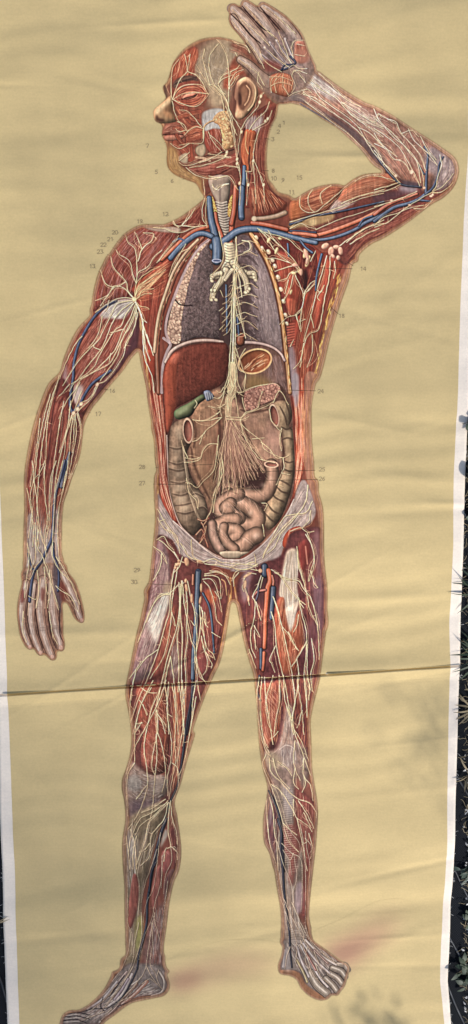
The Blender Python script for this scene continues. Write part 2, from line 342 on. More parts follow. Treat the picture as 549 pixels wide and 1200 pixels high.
fib(Rbody, 'H 290,500 240,660 190,860 120,1198', 'H 310,500 255,670 205,860 130,1198', 110, [(222, 170, 70), (238, 200, 110), (150, 96, 50)], .9, .8, (.03, .1))
fib(Rbody, 'H 350,440 250,800 150,1198', 'H 320,520 235,760 130,1198', 30, [(210, 170, 140), (140, 96, 80)], .5, .6, (.3, .7))
fill('J 440,0 515,0 500,50 480,150 475,250 480,400 490,500 495,600 520,690 545,800 545,900 N 0,0 O 448,140 O 430,140 J 520,900 510,800 480,700 450,620 438,500 440,300', (168, 118, 96), None, .85, soft=.8, clip=Rbody)
fill('J 455,100 470,100 465,250 470,400 480,500 484,600 470,600 455,450 450,250', (196, 140, 112), None, .5, soft=1.5)
fib(Rbody, 'J 430,0 425,300 428,550', 'J 470,0 450,300 465,600', 60, [(200, 130, 110), (140, 80, 70), (225, 170, 90)], .5, .6, (.1, .4))
# wide purple patch beside the rib cut, far side armpit shadow
fill('G 400,920 430,980 440,1198 400,1198 385,1050', (150, 140, 152), None, .8, soft=1.5)
fill('J 365,0 400,0 400,120 385,190 368,120', (150, 142, 156), None, .8, soft=1.2)
am = fill('G 210,300 300,300 430,320 549,370 549,560 500,600 470,720 440,760 390,800 380,900 370,960 350,850 330,700 300,560 260,450', (104, 40, 38), LB(TORSO, 'chest_wall_muscle'), edge=(3, (70, 30, 30), .6), mot=.3)
fill('G 330,380 400,400 430,470 400,560 380,640 350,600 330,500', (165, 66, 50), None, .8, soft=2, rnd=(5, .6))
fill('G 400,500 450,540 470,620 450,700 400,720 375,660', (158, 60, 44), None, .85, soft=1.5, rnd=(5, .8))
fill('G 385,650 440,670 440,740 400,750', (176, 80, 58), None, .8, soft=1, rnd=(3, .8))
fill('G 470,480 500,500 500,580 480,600 465,540', (38, 22, 26), None, .8, soft=1.2)
for k in range(9):
    strokes([P('G 385,%d 425,%d' % (800+k*16, 795+k*15))], 2.0, (185, 84, 66), .8); strokes([P('G 385,%d 425,%d' % (808+k*16, 803+k*15))], .7, (90, 34, 30), .7)
fib(am, 'G 300,310 340,480 380,700 370,900', 'G 549,380 500,560 440,740 400,900', 150, MUSO, .5, .5, (.1, .3))
# ---- opened trunk ----
CAV = 'F 300,330 230,400 170,520 130,620 90,720 75,830 90,900 60,1000 45,1100 | I 110,0 110,100 125,300 132,450 140,600 155,720 195,850 250,920 330,990 400,1040 450,1062 549,1068 | J 70,1058 130,1020 200,960 260,890 320,800 362,700 378,600 378,480 368,350 362,220 345,100 330,0 | G 370,1080 360,990 350,850 330,700 300,560 260,450 220,350 170,270 90,260'
fill(CAV, (92, 60, 52), LB(TORSO, 'body_cavity'), rnd=(6, -.3), mot=.3)
# lungs
l1 = fill('F 310,330 272,370 240,450 215,520 195,620 180,700 160,780 158,895 250,878 330,878 392,884 388,760 385,650 410,560 350,540 350,450 330,370', (94, 76, 78), LB(TORSO, 'lung'), edge=(3, (60, 46, 54), .5), rnd=(8, .3), mot=.35, ms=5)
net(l1, 520, (150, 136, 140), .42, .5); net(l1, 240, (62, 46, 54), .6, .6)
lo = fill('F 322,308 285,335 240,385 200,455 160,555 128,645 100,740 83,830 92,892 130,914 160,892 165,780 178,695 190,640 205,570 235,480 275,380 318,330', (176, 140, 122), LB(TORSO, 'lung_edge'), edge=(2, (120, 84, 76), .8), rnd=(4, .5))
cells(lo, 150, (200, 166, 144), (128, 92, 82), (1.5, 2.7))
strokes(pj('F 128,655 150,680 190,690 225,688'), 1.6, (44, 26, 30), .9)
strokes(pj('F 325,305 270,350 215,430 160,545 115,660 80,760 72,840 95,905'), 3.0, (176, 152, 156), .9, L=LB(TORSO, 'pleura'))
strokes(pj('F 330,300 262,352 206,434 150,545 105,660 70,770 66,850 90,930'), .7, (90, 66, 72), .8)
l2 = fill('G 88,300 165,290 218,380 260,465 298,570 322,680 343,800 352,950 300,925 200,898 95,902 80,700 88,500', (98, 78, 82), LB(TORSO, 'lung'), mot=.3, ms=6)
fill('G 200,380 240,430 290,560 320,680 343,800 352,945 300,920 240,850 200,700 170,560', (156, 138, 140), None, .75, soft=6)
fib(l2, 'G 150,330 170,600 230,900', 'G 215,370 300,600 350,930', 420, [(190, 176, 184), (120, 104, 116), (84, 66, 78)], .5, .45, (.06, .16))
for k in range(9): strokes([P('G 95,%d 160,%d 215,%d' % (340+62*k, 345+62*k, 395+64*k))], 3.2, (60, 44, 50), .45, taper=.6)
net(l2, 120, (196, 180, 186), .45, .5)
strokes(pj('F 385,560 385,700 388,880'), 1.2, (60, 44, 52), .8)
# midline shadowed column
fill('F 385,480 560,480 540,900 400,905 388,760', (72, 52, 54), None, .8, soft=2)
# rib cuts
tube(LB(TORSO, 'rib_cut'), 'F 292,292 215,375 140,490 95,600 52,720 28,860 20,1000 30,1198', (3.4, 5), (150, 84, 62), dark=(84, 40, 36))
tube(LB(TORSO, 'rib_cut'), 'F 262,305 190,380 118,490 70,620 38,720 18,830 5,960', (3, 4), (196, 158, 124), dark=(120, 80, 62))
fib(Rbody, 'F 270,300 120,500 40,720 10,960', 'F 285,310 140,520 60,740 28,960', 90, [(230, 200, 160), (120, 70, 52), (150, 140, 90)], .7, .7, (.02, .06))
strokes(pj('F 60,880 100,915 80,960 55,1050 50,1198'), 3.2, (176, 154, 160), .85, L=LB(TORSO, 'pleura'))
strokes(pj('I 106,0 112,110 126,300 132,450 140,600 156,722 196,852 250,922 330,992 402,1042 450,1064'), 1.3, (196, 170, 160), .8)
strokes(pj('G 165,270 200,335 252,420 292,520 320,620 345,750 360,870 372,1000 392,1198'), (5.2, 5), (96, 54, 44), .9)
tube(LB(TORSO, 'rib_cut'), 'G 170,270 208,330 262,420 300,520 328,620 352,750 366,870 380,1000 398,1198', (5, 4.6), (196, 132, 78), dark=(110, 60, 40))
for (x, y, q) in ((190,290,5), (225,350,4), (262,372,5.5), (285,420,5), (300,455,5), (318,520,5.5), (335,590,5), (350,660,5), (362,740,4.5), (370,790,4)):
    c = P('G %d,%d' % (x+10, y))[0]; strokes([np.array([c, c+[.8, 1.6]])], q, (120, 76, 56), .8); strokes([np.array([c, c+[.6, 1.3]])], q*.8, (205, 176, 146), .9); strokes([np.array([c-[.6, .4], c])], q*.4, (232, 214, 190), .8)
fib(Rbody, 'G 172,275 262,425 325,620 372,900 400,1198', 'G 185,275 280,425 340,620 380,900 404,1198', 130, [(232, 180, 96), (150, 84, 44), (244, 214, 160)], .8, .7, (.02, .05))
# diaphragm
tube(LB(TORSO, 'diaphragm'), 'F 72,1020 108,955 175,915 255,895 340,893 405,902', (4, 3.6), (196, 164, 154), dark=(120, 84, 80))
tube(LB(TORSO, 'diaphragm'), 'G 82,912 150,905 230,912 300,935 345,970 368,1010', (4.2, 3), (192, 160, 156), dark=(116, 80, 80))
# liver
lv = fill('F 58,1080 80,1010 135,955 220,920 330,908 425,912 440,1000 425,1100 415,1198 | I 480,20 440,60 390,85 360,90 310,125 240,160 180,195 168,250 150,300 125,345 112,200 105,50 | F 50,1198', (110, 50, 40), LB(TORSO, 'liver'), edge=(4, (64, 26, 24), .7), rnd=(10, .3), mot=.22, ms=5)
fill('F 62,1090 85,1015 130,965 150,985 135,1060 130,1198 I 185,0 182,120 178,190 160,260 130,330 120,200 112,40 | F 55,1198', (164, 70, 48), LB(TORSO, 'liver'), .9, soft=1.2, rnd=(5, .4))
fill('F 100,1000 150,960 150,985 120,1030', (206, 112, 90), None, .7, soft=2)
fill('F 220,950 330,930 400,960 400,1080 330,1130 240,1060', (134, 56, 44), None, .5, soft=8)
net(lv, 160, (150, 70, 56), .35, .5); net(lv, 140, (70, 24, 22), .45, .5)
fib(lv, 'F 70,1020 60,1198', 'F 180,930 160,1198', 60, [(196, 96, 64), (140, 50, 36)], .5, .3, (.3, .8))
# back wall of the belly
bw = fill('I 300,170 360,120 440,80 480,200 440,380 430,560 400,700 380,780 350,700 300,620 262,520 258,440 285,330 270,260', (160, 118, 90), LB(TORSO, 'peritoneum'), soft=2, mot=.3, rnd=(8, .2))
fill('I 380,200 420,190 420,300 415,420 380,560 330,640 320,520 340,350', (150, 92, 70), None, .6, soft=5)
fill('I 430,250 445,250 440,330 420,500 405,480', (120, 50, 42), None, .6, soft=2)
fib(bw, 'I 300,200 290,400 320,620', 'I 430,120 430,400 400,700', 200, [(170, 136, 104), (110, 76, 58), (186, 150, 116)], .5, .4, (.1, .4))
st = fill('G 100,960 240,930 330,980 365,1060 390,1198 J 350,130 300,60 260,45 100,85 40,80 20,0', (120, 84, 76), None, .9, soft=1.5, mot=.2)
fib(st, 'G 240,1000 300,1198', 'G 330,970 385,1198', 200, [(176, 150, 150), (104, 74, 76), (140, 108, 104)], .6, .55, (.15, .5))
fill('G 140,1110 200,1090 260,1120 300,1150 250,1190 150,1198', (150, 116, 66), None, .8, soft=4)
pr = fill('J 80,200 130,200 230,190 240,290 300,330 315,420 312,520 280,500 180,520 130,440 80,340 40,290 0,260 0,120', (170, 128, 104), LB(TORSO, 'peritoneum'), soft=2, mot=.25, rnd=(8, .3))
fill('J 200,330 290,350 305,450 260,480 200,420', (176, 132, 120), None, .6, soft=5)
fib(pr, 'J 60,200 120,400 240,520', 'J 230,180 290,330 310,510', 160, [(190, 158, 130), (124, 88, 72), (176, 120, 100)], .5, .35, (.1, .4))
# opened stomach neck, gullet stump
so = fill(ell('G', 195, 1015, 98, 68, -18), (150, 78, 46), LB(TORSO, 'stomach_opening'), edge=(3, (90, 40, 28), .7), rnd=(5, -.5))
fill(ell('G', 170, 1020, 50, 42, -18), (120, 54, 34), None, .7, soft=3)
fib(so, 'G 240,960 180,1000 120,1060', 'G 285,1020 230,1040 170,1080', 26, [(232, 180, 130), (196, 120, 80), (240, 200, 160)], 1.0, .75, (.2, .5))
strokes([spline(ell('G', 195, 1015, 98, 68, -18), True)], 1.9, (226, 176, 122), .95, L=LB(TORSO, 'stomach_opening')); strokes([spline(ell('G', 193, 1013, 88, 58, -18), True)], .6, (110, 54, 38), .7)
tube(LB(TORSO, 'gullet_stump'), 'G 110,868 108,900', 10, (160, 84, 56)); fill(ell('G', 109, 862, 26, 9), (120, 54, 44), None, edge=(1, (210, 150, 120), .6)); strokes([spline(ell('G', 109, 862, 26, 9), True)], .8, (214, 150, 116), .9)
# pancreas
pk = fill('J 88,95 140,68 220,52 262,48 288,66 292,105 270,135 225,152 170,180 110,212 92,215 82,160', (168, 112, 98), LB(TORSO, 'pancreas'), edge=(2, (112, 66, 60), .8), rnd=(4, .5))
cells(pk, 80, (196, 140, 122), (124, 74, 68), (1.3, 2.3))
strokes(pj('J 88,95 140,68 220,52 262,48 288,66'), 1.0, (230, 190, 160), .8)
# sagging bulges of the back wall and shaded overlaps between the organs
for x, y, rx, ry, a in ((320,330,30,50,.35), (370,260,34,60,.3), (350,520,26,50,.3), (400,330,16,90,.3), (310,420,18,40,.3)): fill(ell('I', x, y, rx, ry, 10), (196, 150, 120), None, a, soft=3.5)
for x, y, rx, ry, a in ((130,260,40,26,.4), (250,400,26,60,.35), (180,330,30,18,.35), (160,470,34,20,.3)): fill(ell('J', x, y, rx, ry, 10), (206, 156, 136), None, a, soft=3.5)
for s in ('I 270,420 290,520 340,640 380,720', 'I 290,260 300,340 285,420', 'I 430,200 440,330 425,480 400,620', 'J 70,260 130,420 200,520', 'J 60,200 120,215 220,200', 'J 295,330 312,430 300,540', 'J 130,430 200,540 240,560'): strokes(pj(s), 4.5, (74, 42, 36), .35, taper=.5); strokes(pj(s), 2, (60, 32, 28), .4, taper=.5)
# gall bladder
fill('I 172,215 200,190 262,158 318,120 345,112 358,135 325,160 300,190 275,232 225,256 182,252', (88, 96, 66), LB(TORSO, 'gall_bladder'), edge=(3, (44, 60, 40), .8), rnd=(5, .9))
fill('I 190,215 240,185 260,190 230,215 200,230', (176, 196, 150), None, .55, soft=1.8)
strokes(pj('I 295,145 305,165 290,190'), .9, NC, .8)
fill('I 345,95 375,88 405,120 395,140 365,150 350,120', (112, 120, 142), LB(TORSO, 'bile_duct'), edge=(2, (54, 60, 84), .8), rnd=(3, .8))
for k in range(4): strokes([P('I %d,%d %d,%d' % (350+k*14, 95+k*4, 362+k*12, 145-k*3))], .7, (200, 206, 220), .7)
# ascending colon
ac = fill('I 150,320 165,285 200,262 240,250 280,262 288,330 270,395 248,450 252,520 275,595 312,655 352,718 368,790 352,860 305,918 280,934 232,895 192,835 160,735 142,640 136,500 142,420', (122, 98, 80), LB(TORSO, 'ascending_colon'), edge=(6, (66, 48, 40), .75), rnd=(14, .6), mot=.25)
for (x, y, rx, ry, a) in ((200,340,18,40,.5), (190,440,25,18,.35), (185,480,28,16,.3), (205,575,30,20,.45), (205,655,34,22,.5), (215,725,34,24,.6), (232,775,36,20,.6), (235,830,30,22,.25), (300,700,22,24,.5), (325,745,20,26,.45), (335,800,16,20,.3)):
    fill(ell('I', x, y, rx, ry, -15), (204, 180, 152), None, a*1.1, soft=2.2)
for s in ('I 145,420 190,430 240,415', 'I 140,505 190,520 250,505', 'I 142,545 200,558 255,540', 'I 150,620 210,630 265,612', 'I 160,690 215,700 270,680', 'I 180,760 230,755 290,740', 'I 190,800 240,808 300,790', 'I 270,700 300,690 350,715', 'I 300,780 340,770 366,790'):
    strokes(pj(s), 2.4, (70, 50, 42), .45, taper=.5); strokes(pj(s), .8, (196, 168, 140), .35, off=(0, -1.6), taper=.5)
strokes(pj('I 225,420 235,500 250,600 262,680 280,740 300,800 320,840'), 3.2, (156, 132, 108), .7, taper=.3)
strokes(pj('I 222,420 232,500 247,600 259,680 277,740 297,800'), .8, (214, 190, 160), .6, taper=.3)
# descending colon
dc = fill('J 235,185 262,155 300,146 335,155 358,195 360,255 345,295 365,320 372,400 376,480 376,570 362,650 330,755 290,845 232,903 208,885 198,840 212,760 240,690 285,610 312,545 322,470 308,380 300,322 268,300', (142, 116, 90), LB(TORSO, 'descending_colon'), edge=(5, (78, 56, 46), .75), rnd=(10, .7), mot=.25)
for (x, y, rx, ry, a) in ((300,220,16,40,.5), (325,205,10,30,.35), (335,340,16,28,.5), (340,400,14,24,.4), (345,470,12,30,.45), (340,530,18,20,.4), (325,600,22,18,.45), (315,660,26,20,.5), (292,710,28,20,.5), (260,770,26,18,.65), (235,815,20,18,.5), (225,855,14,16,.4)):
    fill(ell('J', x, y, rx, ry, -30), (214, 186, 150), None, a*.9, soft=2)
for s in ('J 300,300 330,315 362,300', 'J 305,375 335,365 370,375', 'J 318,500 345,510 375,500', 'J 312,545 345,560 374,560', 'J 285,610 320,625 362,650', 'J 270,650 305,680 352,690', 'J 240,690 275,720 330,745', 'J 215,745 250,790 300,815', 'J 200,800 235,840 270,862', 'J 290,180 320,240 330,290', 'J 325,160 345,220 348,280'):
    strokes(pj(s), 2.2, (66, 46, 38), .6, taper=.5)
for c, o in (((253,322,32,76), 'I'), ((258,232,28,70), 'J')):
    fill(ell(o, *c, -4 if o == 'I' else -12), (214, 176, 150), LB(TORSO, 'colon_opening'), edge=(1.4, (150, 104, 86), .8))
    fill(ell(o, c[0]-1, c[1]+2, c[2]*.76, c[3]*.84, -4 if o == 'I' else -12), (138, 74, 62), None, edge=(2, (84, 44, 40), .8), rnd=(4, -.6))
    fill(ell(o, c[0]+7, c[1]+8, c[2]*.35, c[3]*.55, -8), (176, 120, 104), None, .6, soft=1.6)
# small gut
SG = LB(TORSO, 'small_intestine')
fill('I 440,700 549,640 J 100,600 240,560 245,640 200,720 190,860 190,960 110,1020 0,1050 I 470,1050 400,1000 380,860', (70, 42, 40), None, .95, soft=2)
GUT = (176, 132, 110)
blob(SG, 'J 238,520 245,600 205,690 130,702 60,690 -10,660', (14, 17), GUT)
blob(SG, 'J -10,700 50,735 120,775 158,830 130,872 70,862 20,820 -40,790', (19, 17), GUT)
blob(SG, 'I 545,690 480,715 435,755 445,800 520,815 J 50,830', (15, 15), GUT)
blob(SG, 'J -10,785 -30,770 0,745', (14, 14), GUT)
blob(SG, 'J 30,840 -10,840 -50,860 -80,890 -50,945 0,980', (15, 16), GUT)
blob(SG, 'J -10,900 30,905 50,930 20,950', (17, 15), GUT)
blob(SG, 'J 150,930 110,950 80,985 30,1005 -20,1000', (19, 15), GUT)
blob(SG, 'I 392,868 398,930 425,990 440,1010', (10.5, 12), (172, 132, 116))
blob(SG, 'I 462,880 455,925 480,975 520,1010', (10, 12), GUT)
fill(ell('J', 240, 520, 44, 22, 5), (222, 180, 154), SG, edge=(1, (150, 100, 84), .8)); fill(ell('J', 240, 520, 34, 14, 5), (140, 84, 72), None, edge=(1.5, (84, 48, 44), .8), rnd=(3, -.5))
for (x, y, r, a) in ((190,640,16,.5), (110,660,18,.4), (60,735,18,.6), (120,800,16,.6), (150,935,20,.7), (90,960,12,.4), (-60,780,14,.5), (-20,760,14,.5), (-60,880,16,.55), (-110,900,12,.5), (-40,990,12,.45), (20,890,14,.5), (240,600,12,.4), (-80,960,10,.4)):
    fill(ell('J', x, y, r, r*.7, -30), (236, 206, 186), None, a*.75, soft=1.8)
fill('I 440,1030 549,1025 J 60,1030 110,1030 60,1058 I 549,1068 470,1066', (170, 150, 128), SG, .95, rnd=(3, .7), edge=(1.5, (90, 66, 54), .7))
for s in ('I 440,700 470,760 450,830', 'I 480,720 520,760 549,800', 'J 20,760 60,800 90,840', 'J 60,720 100,760 120,800', 'J 130,640 160,680 190,700', 'J 200,570 230,600 235,640', 'J 60,940 100,960 130,990', 'J -60,900 -20,930 0,960', 'I 400,890 430,920 420,960', 'J 90,700 140,730 170,790', 'J -80,820 -40,830 0,840'):
    q = P(s)
    for k in range(5): strokes([q+rs.randn(2)*2.5], .5, [(226, 190, 168), (120, 78, 66)][k % 2], .45, taper=.6)
net(reg('I 430,690 549,650 J 100,620 240,560 245,640 200,720 190,860 150,980 60,1030 I 470,1040 390,1000 380,860'), 150, (214, 168, 150), .35, .5)
for s, c, a in (('I 300,240 340,300 330,420 300,480 280,400', (120, 78, 60), .4), ('I 350,420 400,460 400,600 360,680 330,600', (128, 84, 62), .45), ('J 100,250 180,290 200,380 150,400 110,330', (130, 90, 74), .4), ('J 210,240 280,330 290,400 240,390', (188, 136, 122), .45), ('J 120,440 200,480 190,520 140,500', (180, 130, 112), .4), ('I 310,520 350,500 340,640', (176, 138, 100), .35), ('J 0,300 60,360 120,480 60,560 0,500', (150, 92, 80), .4)): fill(s, c, None, a, soft=3)
# tissue by the appendix
for s in ('I 330,860 350,900 330,960', 'I 360,880 350,940 370,1000', 'I 300,930 330,900 345,920', 'I 345,870 372,830', 'I 310,840 340,850 372,835', 'I 320,980 350,940'): strokes(pj(s), 2, (150, 60, 50), .8); nerves(NT, s, w=.9)
# fascia apron
FA = 'I 75,690 110,760 165,850 200,880 262,935 340,1005 410,1055 455,1075 549,1082 | J 70,1075 140,1030 215,965 275,890 335,800 375,720 400,640 430,610 455,640 485,720 500,800 470,860 400,900 330,960 300,1040 290,1100 230,1080 180,1110 120,1140 0,1140 | N 450,215 370,235 270,215 160,190 100,195 60,160 | I 200,1060 160,960 110,1000 90,1198 40,1198 60,960 72,850'
fa = fill(FA, (160, 144, 144), LB(TORSO, 'groin_fascia'), .96, soft=.7, edge=(3, (120, 98, 102), .6), mot=.18, clip=Rbody)
fib(fa, 'I 75,700 200,890 340,1010 549,1090', 'I 75,830 180,980 300,1090 549,1140', 240, GRY+[(205, 196, 196)], .6, .5, (.1, .35))
fib(fa, 'J 420,630 300,850 120,1050 0,1090', 'J 490,780 360,920 200,1080 0,1140', 240, GRY+[(205, 196, 196)], .6, .5, (.1, .35))
strokes(pj('I 165,850 200,880 262,935 340,1005 410,1055 455,1072 549,1078'), 1.2, (206, 190, 184), .85); strokes(pj('J 0,1078 70,1072 140,1028 215,963 275,890 335,800 372,725'), 1.4, (196, 180, 176), .85)
fill('J 345,900 400,880 418,900 410,960 380,1005 330,1010 305,990 315,940', (190, 72, 46), LB(TORSO, 'cut_muscle'), edge=(2, (120, 44, 36), .7)); fib('J 345,900 400,880 418,900 410,960 380,1005 330,1010 305,990 315,940', 'J 345,895 320,1005', 'J 410,890 385,1005', 60, [(240, 180, 150), (150, 44, 32), (220, 100, 66)], .8, .75, (.3, .9))
# =========================== head and neck ===========================
H = LB(HEAD); NH = LB(HEAD, 'nerve_network')
hd = R['head']
fill(O_HEAD, (128, 84, 68), None, .55, soft=2, clip=inner(6))
# neck muscles seen from the side
nk = fill('B 190,700 260,640 330,600 368,600 355,700 325,770 305,850 300,950 308,1040 340,1110 400,1160 430,1190 340,1198 150,1198 160,950', (116, 52, 44), H, edge=(3, (70, 34, 34), .6), mot=.2)
fib(nk, 'B 230,640 215,900 230,1198', 'B 360,620 300,900 320,1080 420,1190', 320, MUS, .6, .6, (.1, .35))
fill('B 200,690 290,690 270,760 210,760', (170, 150, 158), None, .6, soft=2); fib(nk, 'B 200,680 190,790', 'B 300,650 260,790', 80, TEN, .6, .6, (.3, .8))
# cheek-side neck
fill('A 200,800 260,830 380,880 500,850 549,830 549,900 549,1198 I 0,0 F 330,110 A 345,1000 330,940 250,890', (112, 56, 48), H, mot=.2, clip=hd)
fill('A 330,1010 350,930 380,880 345,870 310,885 325,960', (138, 88, 60), None, .8, soft=1.5)
# bones of the skull: forehead muscle, grey scalp tendon, temple
sc = fill('A 300,190 340,120 400,85 470,75 549,90 B 220,290 250,330 220,420 130,440 100,560 40,640 A 380,470 360,400 300,300 280,250', (158, 136, 110), LB(HEAD, 'scalp'), soft=4, mot=.15, edge=(3, (110, 90, 76), .5))
fill('A 390,120 470,110 530,160 549,260 500,330 430,340 370,300 350,200', (140, 122, 100), None, .7, soft=5)
fib(sc, 'A 340,130 310,240 330,330', 'A 549,130 549,250 500,420', 330, [(196, 184, 170), (170, 154, 138), (116, 98, 88)], .5, .4, (.08, .25))
fib(sc, 'A 340,190 420,250 520,290', 'A 330,280 420,340 520,380', 120, [(200, 190, 178), (120, 104, 92)], .5, .35, (.1, .3))
fb = fill('A 155,320 165,240 200,190 250,145 300,130 310,180 290,240 285,290 240,300 190,320', (170, 74, 54), LB(HEAD, 'forehead_muscle'), soft=1, edge=(3, (110, 50, 42), .5))
fib(fb, 'A 160,320 180,220 240,150', 'A 270,300 300,200 310,130', 150, MUSO+[(220, 140, 110)], .6, .65, (.2, .6))
bk = fill('B 110,360 150,330 175,400 240,440 320,540 380,600 340,610 260,520 200,450 140,450 100,500 60,520 70,470', (136, 66, 50), H, soft=1.5, mot=.2)
fill('B 120,250 200,290 270,380 290,420 250,420 200,350 140,300 100,270', (112, 62, 50), H, .9, soft=2, mot=.2)
fib(Rbody, 'B 110,255 200,300 270,400', 'B 90,300 150,330 220,420', 70, MUS, .5, .5, (.1, .4))
fill('B 60,470 110,400 160,390 170,430 110,470 90,530', (176, 82, 58), None, .85, soft=2)
fib(Rbody, 'B 60,480 100,540', 'B 170,380 140,470', 50, MUSO, .6, .6, (.2, .6))
# face
fc = fill('A 165,330 290,300 340,360 360,430 330,520 345,600 340,680 300,780 200,800 150,780 140,700 130,660 110,630 115,590 150,570 170,530 180,480 160,420', (138, 72, 56), LB(HEAD, 'face_muscle'), soft=1, mot=.2)
fib(fc, 'A 170,540 180,700 210,790', 'A 330,500 340,600 330,760', 160, MUS, .55, .5, (.1, .3))
eo = fill(ell('A', 262, 405, 108, 72, -6), (160, 74, 58), LB(HEAD, 'eye'), soft=.8, edge=(3, (110, 48, 42), .6))
for k in range(9):
    e = ell('A', 262, 407, 102-k*8, 66-k*6.4, -8); strokes([spline(e, True)], .7, MUSO[k % 3] if k % 2 else (104, 44, 38), .75, clip=eo)
fib(eo, 'A 165,420 260,350 360,400', 'A 165,430 260,470 360,410', 70, [(224, 150, 118), (210, 120, 92), (110, 50, 40)], .5, .6, (.1, .3))
fill(ell('A', 262, 412, 44, 17, -14), (176, 100, 82), LB(HEAD, 'eye'), edge=(1.5, (96, 46, 40), .8), rnd=(3, .8))
strokes(pj('A 215,432 245,420 280,412 310,398'), 1.1, (62, 30, 28), .95); strokes(pj('A 222,424 250,402 285,392 312,394'), .8, (226, 160, 130), .8)
fill('A 165,345 200,312 260,296 300,305 312,325 260,320 205,335 175,368', (112, 78, 66), LB(HEAD, 'brow'), edge=(2, (66, 44, 42), .7), soft=.5)
for k in range(26): strokes([P('A %d,%d %d,%d' % (170+k*5, 352-k*2.0+(k*k*.03), 182+k*5, 338-k*1.6))], .6, (54, 38, 38), .7)
# nose, lips and chin skin
ns = fill('A 127,430 150,410 165,440 160,500 180,540 182,560 150,568 100,572 92,572 62,560 50,520 55,490 95,455', (158, 122, 88), LB(HEAD, 'nose'), edge=(3, (110, 70, 50), .4), rnd=(6, .8))
fill('A 60,505 100,462 128,436 148,430 140,450 110,480 80,512 66,522', (226, 200, 156), None, .8, soft=1.6); fill('A 120,480 160,470 172,520 150,540 120,520', (112, 70, 48), None, .6, soft=2)
fill('A 70,520 85,540 110,545 112,560 80,560 62,545', (70, 40, 34), None, .85, soft=1); fill('A 110,500 150,510 165,540 130,535', (176, 124, 84), None, .7, soft=1.2)
fill('A 108,358 118,352 136,400 132,420 120,418', (92, 64, 54), None, .9, soft=.6)
lp = fill('A 118,585 165,572 215,590 240,620 200,630 150,628 112,640 104,625', (152, 90, 72), LB(HEAD, 'lip'), edge=(2, (100, 54, 44), .6), rnd=(3, .5), soft=.5)
lp2 = fill('A 112,648 160,640 215,640 230,655 190,672 140,676 122,672', (168, 106, 86), LB(HEAD, 'lip'), edge=(2, (104, 50, 44), .6), rnd=(3, .6))
strokes(pj('A 104,640 150,634 200,634 235,640'), 1.0, (56, 26, 26), .95)
fib(lp, 'A 110,610 170,580 230,610', 'A 110,630 170,625 230,630', 22, [(226, 160, 132), (120, 54, 44)], .6, .6, (.2, .7))
fill('A 125,690 150,685 200,700 190,790 150,800 130,770', (150, 100, 66), None, .85, soft=1.5)
ch = fill('A 135,720 165,715 195,760 205,810 250,850 320,890 335,950 345,1000 328,985 300,925 250,905 180,875 145,842 131,800', (166, 124, 74), LB(HEAD, 'chin'), soft=1.2, edge=(3, (120, 80, 48), .4))
fib(ch, 'A 140,720 160,840 300,915', 'A 190,740 210,820 325,900', 110, [(196, 160, 110), (120, 84, 58), (176, 132, 84)], .6, .6, (.1, .3))
# cheek straps and jaw
for s, w, c in (('A 250,560 255,650 268,780', 7, (164, 74, 54)), ('A 190,480 220,540 250,580 290,600', 5, (156, 78, 60)), ('A 240,480 270,540 330,560', 5, (150, 72, 56)), ('A 190,540 240,520 320,500', 5, (158, 76, 58)), ('A 260,620 300,600 335,610', 8, (178, 92, 66)), ('A 260,660 300,650 335,640', 8, (170, 84, 62)), ('A 180,690 220,720 245,760', 8, (156, 74, 56)), ('A 170,600 210,600 240,640', 4, (170, 90, 70)), ('A 185,640 220,690 260,700', 4, (150, 70, 54))):
    strokes(pj(s), w+.8, (84, 40, 34), .8); strokes(pj(s), w, c, .95); q = P(s)
    fib(None, q+[-w*.35, -w*.3], q+[w*.3, w*.35], int(w*4), MUSO+[(226, 150, 118)], .5, .7, (.3, .8), wob=.2)
fill('A 200,770 245,745 248,800 215,800', (176, 160, 132), None, .9, soft=.6); fill('A 300,710 345,690 356,740 330,770 298,745', (172, 152, 124), LB(HEAD, 'jaw_bone'), .95, edge=(2, (80, 56, 44), .8))
ms = fill('A 345,560 430,560 450,650 460,720 420,760 375,740 350,680', (152, 66, 52), LB(HEAD, 'cheek_muscle'), edge=(2.5, (92, 40, 36), .7), rnd=(6, .5))
fib(ms, 'A 350,560 360,650 400,750', 'A 430,560 455,650 450,740', 130, MUS+[(224, 160, 140)], .6, .65, (.15, .5))
mt = fill('A 335,520 370,490 430,480 470,500 430,560 440,600 400,600 345,610', (172, 172, 172), LB(HEAD, 'jaw_tendon'), .95, soft=.6, edge=(2, (120, 110, 108), .5))
fib(mt, 'A 340,520 350,610', 'A 450,490 440,620', 90, [(214, 218, 222), (150, 150, 156), (190, 190, 196)], .6, .65, (.2, .6))
pg = fill('A 400,540 430,505 480,495 500,530 495,590 515,650 520,700 480,725 455,715 450,640 435,585 405,565', (212, 158, 104), LB(HEAD, 'salivary_gland'), edge=(2.5, (140, 90, 60), .8), rnd=(5, .5))
cells(pg, 46, (228, 178, 126), (166, 112, 74), (1.4, 2.3))
strokes(pj('A 405,555 375,565 345,595 342,660'), 2.2, (110, 74, 58), .9); strokes(pj('A 405,552 375,562 345,592 342,660'), 1.4, (204, 166, 124), .95)
jw = fill('A 240,825 330,830 400,800 480,770 540,740 549,800 480,850 400,880 330,872 270,850', (136, 64, 54), LB(HEAD, 'jaw_muscle'), edge=(2.5, (80, 40, 36), .7), mot=.2, rnd=(5, .4))
fib(jw, 'A 240,830 400,800 549,750', 'A 260,850 400,880 549,830', 120, MUS+[(214, 140, 120)], .55, .6, (.15, .4))
strokes(pj('A 320,800 370,780 430,770 500,770', 'A 300,770 340,775 380,790'), 2.6, (196, 160, 130), .8); strokes(pj('A 470,760 480,748'), 2.2, (226, 190, 150), .9)
